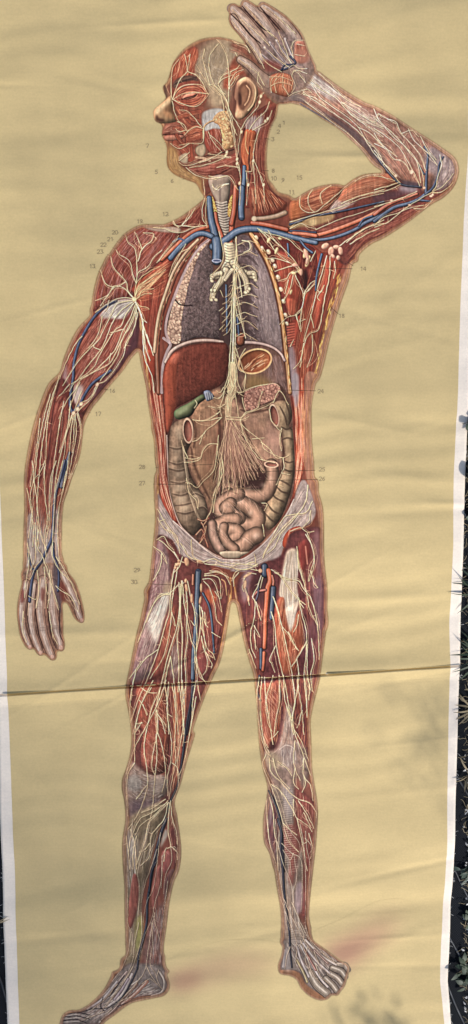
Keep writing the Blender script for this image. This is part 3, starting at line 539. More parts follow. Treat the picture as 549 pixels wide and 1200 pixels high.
strokes(pj('A 350,765 430,750 520,725'), 1.4, (48, 28, 28), .7)
# ear
fill('B 140,480 190,450 240,475 262,520 258,580 225,640 190,680 155,697 130,680 132,640 135,590 125,570 130,520', (180, 134, 102), LB(HEAD, 'ear'), edge=(2.5, (120, 76, 58), .5), rnd=(5, .8))
fill('B 155,500 190,478 222,505 230,560 205,610 175,640 150,620 145,560', (104, 62, 48), None, .85, soft=1.4)
fill('B 165,520 190,505 200,540 190,590 165,600', (150, 100, 74), None, .8, soft=1.2); fill('B 150,540 165,560 165,600 150,610', (52, 28, 26), None, .85, soft=1)
strokes(pj('B 150,500 190,462 235,490 248,540 235,600 205,640'), 1.5, (222, 178, 136), .8); strokes(pj('B 195,500 215,530 205,580 185,610'), 1.4, (206, 160, 122), .8)
fill(ell('B', 160, 665, 22, 22), (206, 162, 122), None, .8, soft=1.3)
fill('A 520,330 549,340 549,440 530,500 515,450', (80, 44, 40), None, .6, soft=2)
# behind-ear strap muscle
ss = fill('B 195,755 250,770 240,850 225,940 205,1005 185,980 165,920 165,850 180,790', (186, 88, 54), LB(HEAD, 'neck_strap'), edge=(2.5, (110, 46, 34), .8), rnd=(5, .5))
fib(ss, 'B 195,760 165,880 195,1000', 'B 250,770 235,900 205,1000', 110, [(226, 150, 106), (150, 64, 40), (206, 106, 66)], .6, .7, (.2, .6))
strokes(pj('B 195,770 190,850 205,900'), 1.0, (220, 190, 130), .7)
# throat
th = fill('A 372,900 400,880 450,872 495,885 500,940 495,1000 480,1080 490,1198 F 435,270 385,255 380,180 375,110 A 415,1020 385,960', (134, 116, 104), LB(HEAD, 'windpipe'), edge=(3, (90, 72, 68), .7), rnd=(7, .7))
fill('A 400,930 440,925 480,950 470,1010 440,1030 415,1000', (158, 142, 130), None, .6, soft=2); strokes(pj('A 395,940 430,960 460,930 490,925'), 1.2, (214, 200, 186), .8); strokes(pj('A 440,950 440,1020'), 2.4, (110, 92, 88), .6)
for k in range(16):
    y = 1030+k*15.5; x = 425+k*2.6
    strokes([P('A %d,%d %d,%d %d,%d' % (x-8, y, x+20, y+8, x+52, y))], 1.9, (190, 178, 166), .8); strokes([P('A %d,%d %d,%d %d,%d' % (x-8, y+7, x+20, y+15, x+52, y+7))], .9, (92, 74, 70), .8)
for s in ('A 395,1000 410,1040 425,1100 410,1110 395,1060 385,1020', 'A 510,990 520,1010 515,1080 500,1118 485,1110 490,1040'):
    g = fill(s, (206, 150, 70), LB(HEAD, 'thyroid_gland'), edge=(2, (130, 80, 40), .8)); cells(g, 30, (226, 178, 96), (150, 96, 44), (1, 1.7))
# =========================== raised arm and hand ===========================
A_ = LB(RARM); NA = LB(RARM, 'nerve_network')
fa1 = fill('C 150,115 200,145 330,235 440,300 549,350 D 100,75 200,145 330,235 395,290 375,380 350,470 300,530 200,480 100,430 0,350 | C 549,690 500,670 450,610 400,560 350,505 280,440 190,380 130,335 60,300 0,280 0,80', (138, 90, 76), LB(RARM, 'forearm'), soft=1.2, edge=(4, (66, 44, 50), .8), mot=.25, rnd=(8, .4))
fib(fa1, 'C 20,80 200,190 420,340 D 150,170 280,460', 'C 0,270 190,370 400,550 D 100,420 150,470', 420, MUS+[(150, 116, 104), (180, 144, 124), (196, 160, 140)], .6, .5, (.06, .22))
wr = fill('C 20,70 110,60 150,115 220,165 300,240 260,290 170,240 90,210 0,240 0,120', (142, 126, 126), None, .8, soft=3); fib(wr, 'C 30,70 150,150 300,260', 'C 0,200 100,230 250,300', 200, TEN, .6, .55, (.1, .4))
fill('C 300,250 400,310 500,380 549,430 549,480 440,430 350,350', (158, 136, 130), None, .55, soft=3)
fib(fa1, 'C 300,250 420,320 549,400', 'C 320,320 440,420 549,520', 130, [(192, 172, 164), (140, 110, 106), (208, 190, 176)], .6, .5, (.06, .2))
fill('C 0,285 60,300 190,375 300,450 400,545 470,625 520,680 549,690 549,640 480,560 380,460 280,390 160,330 60,280', (70, 56, 66), None, .7, soft=2.2)
for k in range(26): strokes([P('D %d,%d %d,%d' % (40+k*9, 200+k*9-(k%3)*14, 70+k*9, 180+k*8-(k%3)*14))], 1.3, (150, 100, 88), .35)
up = fill('D 0,420 80,415 150,470 250,480 290,530 400,500 480,470 460,500 400,555 330,595 200,690 80,770 0,812 | H 549,270 450,335 390,375 350,430 320,450 260,400 250,340 200,330 100,320 0,290 0,120 C 0,880 80,830 150,800 220,785 320,790 420,730 549,715', (116, 56, 50), LB(RARM, 'upper_arm'), soft=1, edge=(4, (70, 38, 42), .8), mot=.22)
dl = fill('C 0,890 40,860 90,830 150,800 220,783 280,780 318,792 290,850 240,905 190,940 120,960 60,975 0,985', (152, 78, 56), LB(RARM, 'shoulder_cap'), edge=(3.5, (90, 44, 38), .7), rnd=(8, .6))
fib(dl, 'C 0,900 100,835 220,790 310,795', 'C 0,975 100,955 200,930 270,850', 240, [(206, 126, 88), (226, 156, 116), (130, 64, 46), (110, 46, 36)], .6, .6, (.15, .5))
fill('C 0,880 40,862 70,900 60,960 0,985', (196, 104, 54), None, .6, soft=2.5)
bi = fill('C 320,790 360,757 420,728 480,718 549,712 D 60,415 100,425 150,470 100,500 0,530 C 540,830 430,850 340,880 270,910 240,910 290,850', (160, 86, 62), LB(RARM, 'upper_arm_muscle'), edge=(3.5, (92, 46, 40), .7), rnd=(9, .6))
fib(bi, 'C 320,795 420,732 540,714 D 80,420', 'C 260,905 400,860 549,830 D 60,510', 300, [(206, 134, 98), (230, 172, 136), (130, 66, 50), (178, 100, 74)], .6, .6, (.12, .45))
fill('C 230,935 270,870 300,880 300,910 400,870 300,930', (186, 164, 158), None, .7, soft=1.4); fib(Rbody, 'C 220,940 280,870 310,850', 'C 240,945 300,920 380,890', 50, TEN, .6, .7, (.2, .6))
fill('C 0,1000 60,985 130,965 220,945 260,960 240,990 150,1020 60,1030 0,1040', (168, 138, 92), None, .85, soft=1.4, edge=(2, (110, 78, 50), .5)); fill('C 110,990 150,985 150,1015 120,1020', (206, 182, 130), None, .7, soft=1)
tr = fill('C 160,1040 300,990 549,930 D 0,560 150,530 250,530 240,560 150,590 0,650 | H 450,200 300,240 200,270 130,260', (118, 56, 52), None, .9, soft=1.2, mot=.2); fib(tr, 'H 130,230 300,180 549,80', 'H 150,260 350,220 549,120', 160, MUS, .55, .55, (.1, .4))
tt = fill('H 549,240 450,290 380,340 330,400 300,380 330,330 420,260 549,195 | D 0,690 80,650 200,600 300,580 340,590 200,690 60,770 0,800', (106, 48, 48), None, .9, soft=1.5, mot=.2)
fib(Rbody, 'D 0,730 150,660 320,575', 'D 0,790 150,710 350,590', 220, MUS+[(170, 96, 80)], .6, .55, (.1, .4)); fib(Rbody, 'H 320,360 420,270 549,210', 'H 340,420 440,310 549,260', 160, MUS, .6, .55, (.1, .4))
elb = fill('D 290,330 330,260 395,290 465,340 482,380 480,430 430,490 370,520 340,500 350,430 310,400', (132, 112, 116), LB(RARM, 'elbow'), soft=2, mot=.25); fib(elb, 'D 400,300 380,400 340,500', 'D 470,350 480,420 430,490', 140, GRY, .6, .55, (.1, .4))
fill('D 400,420 420,400 410,440', (206, 196, 200), None, .6, soft=1.5)
fill('D 330,540 430,510 490,430 480,470 420,540 330,590 290,580', (128, 66, 60), None, .9, soft=1.5); fib(Rbody, 'D 310,540 430,500 485,430', 'D 320,590 430,540 488,460', 90, MUS, .6, .6, (.1, .5))
fill('D 150,490 230,490 250,520 200,530 150,520', (156, 150, 166), None, .8, soft=2); fill('D 160,460 250,470 270,500 180,495', (74, 66, 84), None, .7, soft=1.5)
fill('D 0,540 100,520 200,520 100,570 0,590', (84, 58, 72), None, .7, soft=2)
VA, AA = LB(RARM, 'vein'), LB(RARM, 'artery')
tube(AA, 'H 0,265 60,282 130,283 220,262 330,222 420,185 460,165 549,120', (5, 4.6), (206, 106, 76)); tube(AA, 'D 0,655 60,610 130,575 250,535', (4.4, 2.4), (196, 104, 84))
VM = (78, 96, 134)
tube(VA, 'H 0,285 80,300 180,305 280,285 380,245 440,205 549,155', (3, 4.4), VM); tube(VA, 'D 0,695 60,650 120,612 200,590 260,565 300,535', (4.4, 3.4), VM); tube(VA, 'H 400,225 430,185 480,165', (1.6, 1.8), VM)
tube(VA, 'D 300,530 302,450 305,380 310,300 290,260', (3.2, 1.6), (74, 88, 122)); tube(VA, 'D 300,535 340,500 370,430 375,370 400,320', (2.8, 1.4), (70, 82, 116)); tube(VA, 'D 255,570 300,575 330,578', (2.6, 1.6), (74, 84, 116)); tube(VA, 'D 290,420 270,390 260,370', (1.6, 1), (74, 84, 116))
tube(VA, 'D 0,300 50,370 100,430 160,480 270,495', (2.6, 1.8), (64, 66, 90)); tube(VA, 'C 60,300 190,375 330,470', (1.2, 1.4), (70, 80, 112)); tube(VA, 'H 0,215 60,195 120,165 200,155 330,130 549,80', (2.4, 2), (66, 74, 104)); tube(VA, 'H 0,255 60,255 110,262 150,262', (2, 2), (66, 74, 104))
nerves(NA, 'C 60,90 110,160 180,220 270,270 330,330 380,380 470,420 549,450', 'C 30,90 70,150 130,200 170,260 240,310 330,370 400,440 440,510 500,570 540,640', 'C 15,110 50,200 110,260 190,310 280,370 360,430 430,500 D 0,300 50,350 130,430', 'C 80,70 120,150 180,215', 'C 20,140 60,160 90,210 130,240', 'C 0,270 80,240 50,200', 'C 80,250 150,270 210,310', 'C 0,260 60,270 120,310 190,360 260,420 340,480 420,560', 'C 300,290 370,330 440,380 520,430 549,440', 'C 170,130 240,190 320,270 420,320', 'C 400,440 470,480 549,560', 'C 430,370 500,410 520,360', 'C 340,340 420,410 549,500', w=1.2, tw=.7)
nerves(NA, 'D 0,30 40,110 120,190 200,290 250,360 270,470', 'D 0,80 60,140 120,210 170,250 240,330 280,420 290,500', 'D 0,150 60,190 140,260 190,340 240,430 265,490', 'D 0,180 40,240 70,270 110,330 170,350 210,410', 'D 0,240 80,280 130,320', 'D 0,280 40,340 90,400 150,470', 'D 80,90 130,110 160,180 260,300 300,400', 'D 30,60 130,120', 'D 160,180 220,160 260,200', 'D 200,150 230,220 290,280 330,320 365,370', 'D 270,200 310,280 360,340', 'D 380,310 390,370 370,430 360,490 340,520', 'D 0,610 100,580 180,550 250,520', 'D 0,720 60,670 130,650 200,620 290,600', 'D 0,730 80,700 180,620 300,545 400,490 460,420', 'D 0,430 60,440 120,460', 'D 0,510 80,490 140,470', 'D 0,530 90,510 150,480', 'D 340,530 400,520 460,470', 'D 230,620 290,620 340,570', w=1.2, tw=.8)
nerves(NA, 'C 60,840 60,910 100,940 150,940 200,900 260,850 340,780', 'C 130,810 105,860 120,920 145,940', 'C 240,785 180,830 190,890', 'C 0,1000 100,970 200,940 300,910 420,860 549,830', 'C 0,1040 60,1010 110,1030 150,1040', 'C 150,1045 300,980 400,950 549,895', 'C 300,890 400,850 549,810', 'C 380,760 440,730 520,720', 'H 330,320 420,250 549,190', 'H 290,340 360,290 460,230 549,210', 'H 350,330 450,270 520,240', w=1.2, tw=.5)
for D_ in ((215,408,12,14), (125,430,10,10), (290,500,8,8), (340,540,8,7), (205,600,9,6), (100,572,9,6), (330,548,10,7)): fill(ell('D', *D_), (226, 184, 158), NA, edge=(1.3, (140, 96, 84), .6))
# raised hand: palm and fingers
HR = LB(RARM, 'hand'); GH = (112, 100, 104)
pal = fill(R['rhand'], (120, 92, 84), None, .85, soft=1.5, edge=(4, (120, 84, 62), .8), mot=.25)
for s, w in (('B 190,30 260,90 320,170 350,215', (12, 13)), ('B 110,55 180,120 240,190 300,260', (12, 13)), ('B 290,40 370,90 440,170 480,230', (11, 13)), ('B 115,110 160,180 230,260 290,350', (9, 10)), ('B 160,350 215,385 270,440 320,480', (8, 13))):
    strokes(pj(s), (w[0]+2, w[1]+2), (74, 54, 50), .8); GROW.append(strokes(pj(s), w, (148, 118, 106), .95, L=LB(RARM, 'hand'))); strokes(pj(s), (w[0]*.7, w[1]*.7), (166, 142, 130), .5, off=(-.8, -.8)); strokes(pj(s), (w[0]*.35, w[1]*.35), (180, 168, 166), .5, off=(-1, -1.2))
    q = P(s); fib(None, q+[-2.4, 2], q+[2.4, -2], 60, GRY+[(190, 180, 180)], .5, .5, (.1, .3))
for s in ('B 170,40 220,100 290,170 330,190', 'B 275,45 330,110 390,180', 'B 100,85 160,140 220,210 280,260'): strokes(pj(s), 1.8, (50, 30, 32), .85, taper=.4)
pm = fill('B 340,200 420,190 480,230 520,240 549,300 549,370 500,390 420,410 380,390 330,370 290,330 280,270', (126, 104, 104), None, .9, soft=2, mot=.3)
for s in ('B 300,280 380,360 430,400', 'B 330,250 400,340 450,390', 'B 370,240 420,310 460,370', 'B 420,230 450,300 480,360', 'B 280,320 350,370 420,400'): strokes(pj(s), 2.6, (158, 146, 152), .8); strokes(pj(s), .9, (206, 194, 194), .7, off=(-.4, -.5)); strokes(pj(s), 1.1, (66, 50, 60), .6, off=(1.3, 1.2))
fill('B 300,350 380,370 400,400 330,420 300,400', (128, 60, 54), None, .85, soft=1.5)
hy = fill('B 480,250 520,240 549,270 549,350 510,370 480,340', (158, 84, 66), None, .9, soft=1, rnd=(4, .5)); fib(hy, 'B 480,250 490,350', 'B 549,260 549,350', 50, MUSO, .6, .6, (.2, .6)); fill('C 30,0 105,0 110,60 40,60', (160, 96, 78), None, .8, soft=1.6)
tm = fill('B 340,440 400,425 460,445 470,500 450,560 390,555 340,530 330,480', (172, 92, 64), LB(RARM, 'thumb_muscle'), edge=(3, (110, 56, 44), .8), rnd=(6, .5)); fib(tm, 'B 340,440 345,530', 'B 465,450 450,555', 80, MUSO+[(228, 160, 120)], .6, .7, (.3, .8))
fill('B 250,420 320,440 330,520 300,540 240,480', (146, 116, 100), None, .7, soft=3); fill('C 0,240 60,250 100,285 60,300 0,285', (104, 92, 98), None, .7, soft=2)
strokes(pj('B 320,560 375,598 450,598 549,628'), 1.6, (120, 90, 70), .7)
tube(VA, 'B 395,410 440,395 480,365 450,330', (1.6, 1.8), (64, 66, 100)); tube(VA, 'B 400,405 420,380 470,375', 1.4, (64, 66, 100))
nerves(NA, 'B 355,215 300,170 250,110 190,40', 'B 345,215 310,180', 'B 330,270 260,200 180,130 110,60', 'B 480,200 420,140 350,80 290,40', 'B 300,400 250,310 180,220 110,130', 'B 460,370 400,300 380,240 350,210', 'B 450,360 420,280 400,230 380,190', 'B 440,390 370,340 300,280', 'B 470,340 460,280 480,240 540,240', 'B 400,420 330,380 290,340 270,290', 'B 300,500 260,430 210,390 150,350', 'B 340,540 340,470 380,430', 'B 370,540 360,480 400,430', 'B 340,500 400,480 460,500', 'B 330,450 400,450 460,470', 'B 440,550 410,500 410,430', 'B 549,400 500,400 470,380 440,400', 'B 549,430 490,410 460,440 480,500 460,540', 'B 540,480 500,430 470,410', 'B 549,520 480,540 440,560', 'B 270,420 260,470 290,520', 'B 490,260 540,270', 'B 480,320 540,330', w=.95, tw=1.6)
for s in ('B 190,40 250,110', 'B 230,90 290,160', 'B 110,60 160,110', 'B 160,120 230,200', 'B 290,40 350,80', 'B 360,90 420,150', 'B 120,140 180,220', 'B 190,240 240,310', 'B 160,360 210,400'): nerves(NA, s, w=.7, tw=4)
# =========================== lowered arm and hand ===========================
LA = LB(LARM); NL = LB(LARM, 'nerve_network')
ua = fill('K 205,190 300,130 400,95 440,110 465,180 452,380 400,450 350,520 290,600 230,680 170,760 120,800 60,790 20,700 10,560 60,400 110,300', (124, 54, 48), LB(LARM, 'upper_arm'), soft=1, edge=(5, (74, 40, 46), .75), rnd=(9, .5), mot=.2)
fib(ua, 'K 230,200 120,340 60,480 10,620', 'K 450,200 380,420 220,640 130,760', 700, MUS+[(196, 124, 110)], .6, .55, (.1, .35))
fill('K 440,200 462,240 452,390 400,450 330,540 230,670 180,720 200,640 300,520 390,380', (80, 50, 66), None, .75, soft=3)
fib(Rbody, 'K 150,400 180,380 200,340', 'K 180,500 240,480 290,380', 60, [(206, 170, 160)], .5, .4, (.1, .3))
for k in range(16): strokes([P('K %d,%d %d,%d' % (165+k*3, 360+k*11, 215+k*4, 385+k*10))], .9, (196, 150, 138), .3)
tp = fill('K 250,180 300,130 360,105 420,105 430,140 400,190 370,215 300,215 240,210', (188, 182, 178), LB(LARM, 'tendon'), .95, soft=1.6); fib(tp, 'K 400,110 300,130 230,210', 'K 435,130 400,190 350,230', 150, [(226, 222, 218), (140, 128, 130), (206, 200, 196), (110, 90, 96)], .6, .65, (.3, .8))
fill('K 85,620 110,600 140,620 130,680 100,720 80,700', (190, 176, 174), None, .9, soft=2); fill('K 20,480 40,500 45,620 30,640 20,560', (168, 156, 170), None, .7, soft=2)
strokes(pj('K 195,40 170,180 60,380 10,540'), 2.4, (190, 140, 128), .4)
fw = fill('K 10,560 60,620 100,740 140,790 132,880 115,1000 85,1110 60,1198 | L 380,110 330,220 310,300 250,330 150,330 112,300 102,200 102,60 125,0 | K 0,600', (116, 50, 46), LB(LARM, 'forearm'), soft=1, edge=(4, (70, 38, 42), .7), mot=.2, rnd=(8, .3))
fib(fw, 'K 0,600 Z 55,470 42,520 36,600 36,640', 'K 110,780 120,900 60,1198 L 330,200 300,300', 700, MUS, .6, .55, (.1, .3))
for s in ('K 30,720 10,900 -30,1100', 'K 60,800 30,1000 0,1198', 'K 5,560 -40,800 -70,1100'): strokes(pj(s), 1.6, (70, 34, 38), .5, taper=.5)
fill('K 60,790 120,780 130,850 100,1000 60,1150 30,1150 60,950', (92, 48, 48), None, .7, soft=2)
wt = fill('L 112,330 150,290 180,270 200,320 250,400 280,280 310,300 312,420 308,560 330,640 300,680 200,720 100,680 95,600 98,450', (140, 126, 122), LB(LARM, 'wrist'), soft=2.5, mot=.2); fib(wt, 'L 120,280 110,450 110,680', 'L 300,280 290,500 310,700', 330, TEN+[(140, 90, 80)], .6, .55, (.1, .4))
fib(Rbody, 'L 150,200 150,400', 'L 240,200 230,460', 120, MUS, .6, .6, (.2, .6))
fill('L 245,90 280,110 270,230 255,330 235,300 240,180', (150, 110, 104), None, .6, soft=2)
hb = fill(R['lhand'], (132, 98, 84), None, .8, soft=1.5, edge=(4, (132, 88, 60), .8), mot=.22)
for s, w in (('L 105,720 80,830 80,940 105,1030 128,1085', (10, 6)), ('L 150,720 132,850 135,960 165,1060 190,1120', (11, 7)), ('L 205,700 185,830 195,950 225,1060 258,1145', (12, 8)), ('L 255,720 258,850 275,960 300,1040 310,1090', (12, 8.5)), ('L 320,660 355,740 395,820 410,880 430,930', (9, 6.4))):
    strokes(pj(s), (w[0]+1.4, w[1]+1.6), (74, 48, 44), .75); GROW.append(strokes(pj(s), w, (152, 116, 102), .95, L=LB(LARM, 'hand'))); strokes(pj(s), (w[0]*.6, w[1]*.6), (168, 150, 146), .5, off=(-.4, -.3)); strokes(pj(s), (w[0]*.25, w[1]*.25), (206, 194, 190), .45, off=(-.5, 0))
    q = P(s); fib(None, q+[-2, 0], q+[2, 0], 60, TEN+[(120, 80, 70)], .5, .5, (.1, .3)); e = q[-1]
    d = (q[-1]-q[-2]); d = d/np.hypot(*d)
    fill(spline(np.array([e+[-1.8*w[1]/7, -2], e+[0, -3], e+[1.8*w[1]/7, -2], e+[1.9*w[1]/7, 1.2], e+[0, 2.4], e+[-1.9*w[1]/7, 1.2]]), True), (196, 156, 142), LB(LARM, 'fingernail'), .9, edge=(.8, (110, 72, 62), .8))
for x, y in ((80,830), (130,850), (190,860), (262,860), (150,960), (205,980), (285,970)):
    fill(ell('L', x, y, 20, 24), (176, 152, 140), None, .35, soft=2.2)
    for k in (-8, 0, 8): strokes([P('L %d,%d %d,%d' % (x-16, y+k, x+16, y+k+2))], .5, (96, 66, 60), .5)
fill('L 75,760 90,750 95,810 75,830', (120, 50, 44), None, .8, soft=1.2); fill('L 310,700 345,760 330,820 300,800 290,740', (110, 48, 42), None, .85, soft=1.5); fill('L 195,740 215,760 205,820 190,800', (112, 52, 46), None, .7, soft=1)
fill('L 280,560 300,640 300,760 320,870 300,880 275,780 262,640', (74, 64, 82), None, .7, soft=1.5)
for s in ('L 120,720 112,900 130,1010', 'L 165,720 160,860 180,1000 205,1090', 'L 232,720 232,860 250,1000 280,1090', 'L 300,860 305,1000 325,1060'): strokes(pj(s), 1.5, (60, 36, 36), .75, taper=.4)
for s in ('L 135,700 115,900', 'L 190,690 160,860', 'L 225,700 215,860', 'L 250,640 270,800 290,860'): strokes(pj(s), 1.3, (206, 170, 140), .55)
VL = LB(LARM, 'vein'); VN = (70, 78, 118)
tube(VL, 'K 330,110 260,150 200,210 150,290 110,370 85,470 80,560 70,640 65,720 80,770', (3, 3.4), VN); tube(VL, 'K 300,520 200,590 150,660 120,720 85,760', (3.4, 3), VN)
tube(VL, 'K 60,1000 30,1100 10,1198', (3, 4), VN); tube(VL, 'L 330,0 310,80 280,180 268,280 265,370 255,450 225,520 190,590 150,650 135,720 128,780 125,820', (3.4, 3), VN)
tube(VL, 'L 262,480 268,560 290,620 295,690 290,760', (2.6, 2), VN); tube(VL, 'L 115,540 130,600 150,640', (1.6, 1.8), VN)
nerves(NL, 'K 435,100 360,95 290,125 210,180', 'K 430,110 340,130 300,200 250,300 230,340 160,410 100,480 20,610', 'K 435,115 360,170 310,240 270,340 240,400 160,500 110,570 70,600', 'K 440,120 390,190 360,260 320,290 240,420 200,500 130,560 90,590 60,640', 'K 445,130 410,220 370,290 330,390 290,440 210,520 120,580 100,640 60,750', 'K 450,140 420,230 360,350 300,470 240,510 180,540 120,570', 'K 455,150 420,250 370,330 350,400 330,450 240,580', 'K 450,170 440,260 390,360 370,440 280,570 220,600', 'K 460,180 430,290 380,390', 'K 250,200 240,260 220,320 170,390', 'K 300,420 290,470', 'K 240,400 200,380 230,340', 'K 370,280 300,300', 'K 220,600 200,650 170,690 130,710 90,770', 'K 230,600 190,680 150,720 110,760', 'K 130,320 90,370 40,470 0,570', 'K 120,590 90,640 70,660 30,730 0,800', 'K 60,600 20,650 0,670', 'K 130,640 110,700 90,760', w=1.25, tw=.5)
nerves(NL, 'Z 128,352 126,361 123,365', 'K 80,770 60,840 40,900 30,1000 10,1100', 'K 85,775 70,870 60,980 50,1100 20,1198', 'K 95,770 100,870 90,950 70,1050 55,1150', 'K 105,770 125,860 115,950 90,1060 60,1150', 'K 110,765 130,850 125,930', 'K 75,780 50,850 20,940 0,1000', 'K 90,780 85,900 75,1000', w=1.1, tw=.8)
for x, y in ((222,602), (85,770), (108,745), (130,715)): fill(ell('K', x, y, 10, 13, 30), (222, 184, 156), NL, edge=(1.3, (140, 96, 80), .6))
nerves(NL, 'Z 66,452 58,480 50,520 46,560 44,600 46,640', 'Z 60,462 52,492 44,530 40,580 38,620', 'Z 76,470 70,500 64,540 60,580 56,620', 'Z 70,440 62,470 56,500 54,540 52,560', 'Z 48,490 44,520 40,545 36,570', 'Z 84,470 80,500 72,530 66,560 64,600 62,640', 'L 140,0 150,100 130,200 140,300 120,450', 'L 215,0 190,60 150,110', 'L 210,30 215,200 230,330 215,450 222,560', 'L 150,110 165,200 180,350 200,450 225,520', 'L 110,160 130,260 150,400 145,500', 'L 280,0 250,100 240,250 245,350 225,450', 'L 320,0 290,120 270,200', 'L 340,60 320,180 300,260 290,400 300,600', 'L 350,0 340,100 310,200', 'L 400,20 350,140 320,240', 'L 115,480 120,600 105,700 95,800', 'L 180,400 170,500 200,560 160,620 130,690', 'L 200,560 230,640 260,740 275,790', 'L 160,360 160,560 130,640', 'L 260,480 260,560 300,640 360,700 390,760 420,840', 'L 280,560 330,640 370,710', 'L 280,730 310,760 350,775', 'L 330,770 370,800 410,880', 'L 120,790 160,810 165,790', 'L 240,640 250,740 230,860', 'L 210,620 220,720 230,780', 'L 275,790 295,870', 'L 170,640 180,760 165,860', 'L 240,880 260,1000 290,1070', 'L 90,880 85,980 110,1060', w=1.15, tw=.7)
# =========================== striding leg (viewer left) ===========================
LL = LB(LLEG); NG = LB(LLEG, 'nerve_network'); G1 = 'M '
th1 = fill('M 215,60 300,60 360,150 430,180 520,200 549,260 N 340,300 330,400 320,500 290,640 270,760 225,860 190,980 140,1110 100,1198 | Q 470,600 440,700 425,760 400,790 340,740 380,640 370,500 240,620 170,560 180,400 165,200 150,110 | M 60,860 100,700 150,520 180,350', (110, 54, 52), LB(LLEG, 'thigh'), soft=1, edge=(4, (70, 38, 42), .6), mot=.22)
vl = fill('M 210,100 250,60 290,160 300,300 290,420 250,560 235,640 200,760 170,860 60,890 70,820 110,660 160,470 190,330', (140, 104, 108), LB(LLEG, 'outer_thigh'), soft=1.5, mot=.2, rnd=(8, .4)); fib(vl, 'M 215,120 170,420 70,860', 'M 290,160 270,500 180,850', 420, [(186, 160, 158), (112, 72, 74), (160, 120, 120), (96, 60, 66), (200, 170, 160)], .6, .55, (.05, .16))
for k in range(34): strokes([P('M %d,%d %d,%d' % (180+rs.randint(40)-k*1, 290+k*16, 215+rs.randint(30)-k*2, 262+k*16))], 1.0, (110, 62, 62), .35)
td = fill('M 285,360 292,400 280,460 255,540 240,600 215,660 190,620 170,560 180,500 220,440 260,380', (196, 186, 178), LB(LLEG, 'tendon'), .95, soft=2); fib(td, 'M 270,330 200,460 150,520', 'M 295,400 260,540 215,680', 200, TEN+[(236, 228, 218)], .6, .65, (.15, .5)); fill('M 260,330 285,300 300,330 290,380 260,370', (176, 152, 120), None, .7, soft=2)
fib(Rbody, 'M 220,430 170,520 80,720', 'M 280,420 230,620 170,800', 60, [(214, 200, 190)], .5, .5, (.2, .6))
rf = fill('M 300,470 340,440 350,560 330,640 300,740 285,860 200,860 230,720 255,600', (130, 62, 52), None, .9, soft=1.5, rnd=(6, .5)); fib(rf, 'M 320,440 260,620 200,860', 'M 345,460 320,700 290,860', 180, MUSO+MUS, .6, .6, (.1, .4))
fill('M 310,680 340,660 350,760 345,860 310,870 290,800', (146, 124, 116), None, .7, soft=3); fib(Rbody, 'M 310,680 300,860', 'M 350,680 350,860', 60, TEN, .5, .5, (.1, .3))
ad = fill('N 205,360 240,350 280,380 310,430 320,500 300,620 270,740 240,800 210,840 170,860 160,700 180,560 190,450', (116, 52, 54), None, .85, soft=2, rnd=(6, .4)); fib(ad, 'N 200,380 170,600 160,860', 'N 300,420 300,600 230,800', 200, MUS, .6, .55, (.1, .4)); fill('N 215,350 250,355 270,400 250,430 215,410 200,380', (192, 88, 52), None, .85, soft=1.8)
fill('N 150,740 190,740 210,790 190,840 150,850', (146, 70, 70), None, .7, soft=2.5)
kp = fill('Q 210,110 320,90 370,130 390,240 400,380 390,500 380,600 340,635 290,640 240,610 225,500 240,400 210,330 200,200', (138, 66, 54), LB(LLEG, 'thigh_muscle'), .95, edge=(4, (84, 40, 36), .8), rnd=(10, .6), mot=.2); fib(kp, 'Q 210,120 230,350 230,600', 'Q 380,120 400,400 370,620', 200, MUSO, .6, .5, (.1, .3))
for k in range(110):
    x, y = 215+rs.rand()*160, 120+rs.rand()*480; strokes([P('Q %d,%d %d,%d' % (x, y, x+22+rs.rand()*20, y+16+rs.rand()*22))], .6, [(214, 160, 136), (96, 44, 38), (196, 130, 106)][k % 3], .5)
fill('Q 400,120 470,110 450,300 430,480 400,480 410,300', (150, 76, 56), None, .55, soft=2.5); fib(Rbody, 'Q 400,100 420,400 400,760', 'Q 500,100 470,400 430,720', 260, MUSO+[(214, 150, 110)], .6, .6, (.06, .25))
kn = fill('Q 165,560 220,600 290,642 350,640 385,660 380,740 340,780 300,850 200,900 150,860 138,760 130,680', (142, 114, 102), LB(LLEG, 'knee'), soft=1.5, mot=.25, rnd=(9, .5)); fib(kn, 'Q 180,600 260,640 380,640', 'Q 150,800 250,830 370,760', 220, GRY+TEN, .6, .55, (.06, .25))
fill(ell('Q', 188, 690, 44, 48), (156, 146, 140), None, .8, soft=2)
net(reg(ell('Q', 188, 690, 44, 48)), 60, (200, 188, 178), .6, .5)
fill(ell('Q', 180, 676, 18, 20), (196, 184, 172), None, .6, soft=2)
fill('Q 290,650 350,650 365,720 300,740', (176, 160, 148), None, .5, soft=3)
pu = fill('Q 170,790 280,790 350,790 330,850 250,900 210,950 170,930 160,850', (96, 70, 92), None, .6, soft=4)
sl = fill('Q 150,900 330,800 370,850 340,950 300,1080 280,1198 S 240,420 230,560 240,700 215,840 130,860 150,700 140,560 135,400 125,200', (124, 104, 78), LB(LLEG, 'shin'), soft=2, mot=.22, rnd=(9, .4)); fib(sl, 'S 140,40 150,300 160,800', 'S 340,40 250,400 230,800', 360, [(170, 150, 110), (104, 84, 66), (150, 130, 116), (90, 64, 60), (190, 176, 160)], .6, .5, (.06, .25))
fill('S 150,80 200,120 200,200 160,240 140,180', (150, 140, 136), None, .75, soft=3)
fib(Rbody, 'S 150,60 140,300 150,420', 'S 200,80 190,250 200,400', 90, TEN, .6, .6, (.1, .4))
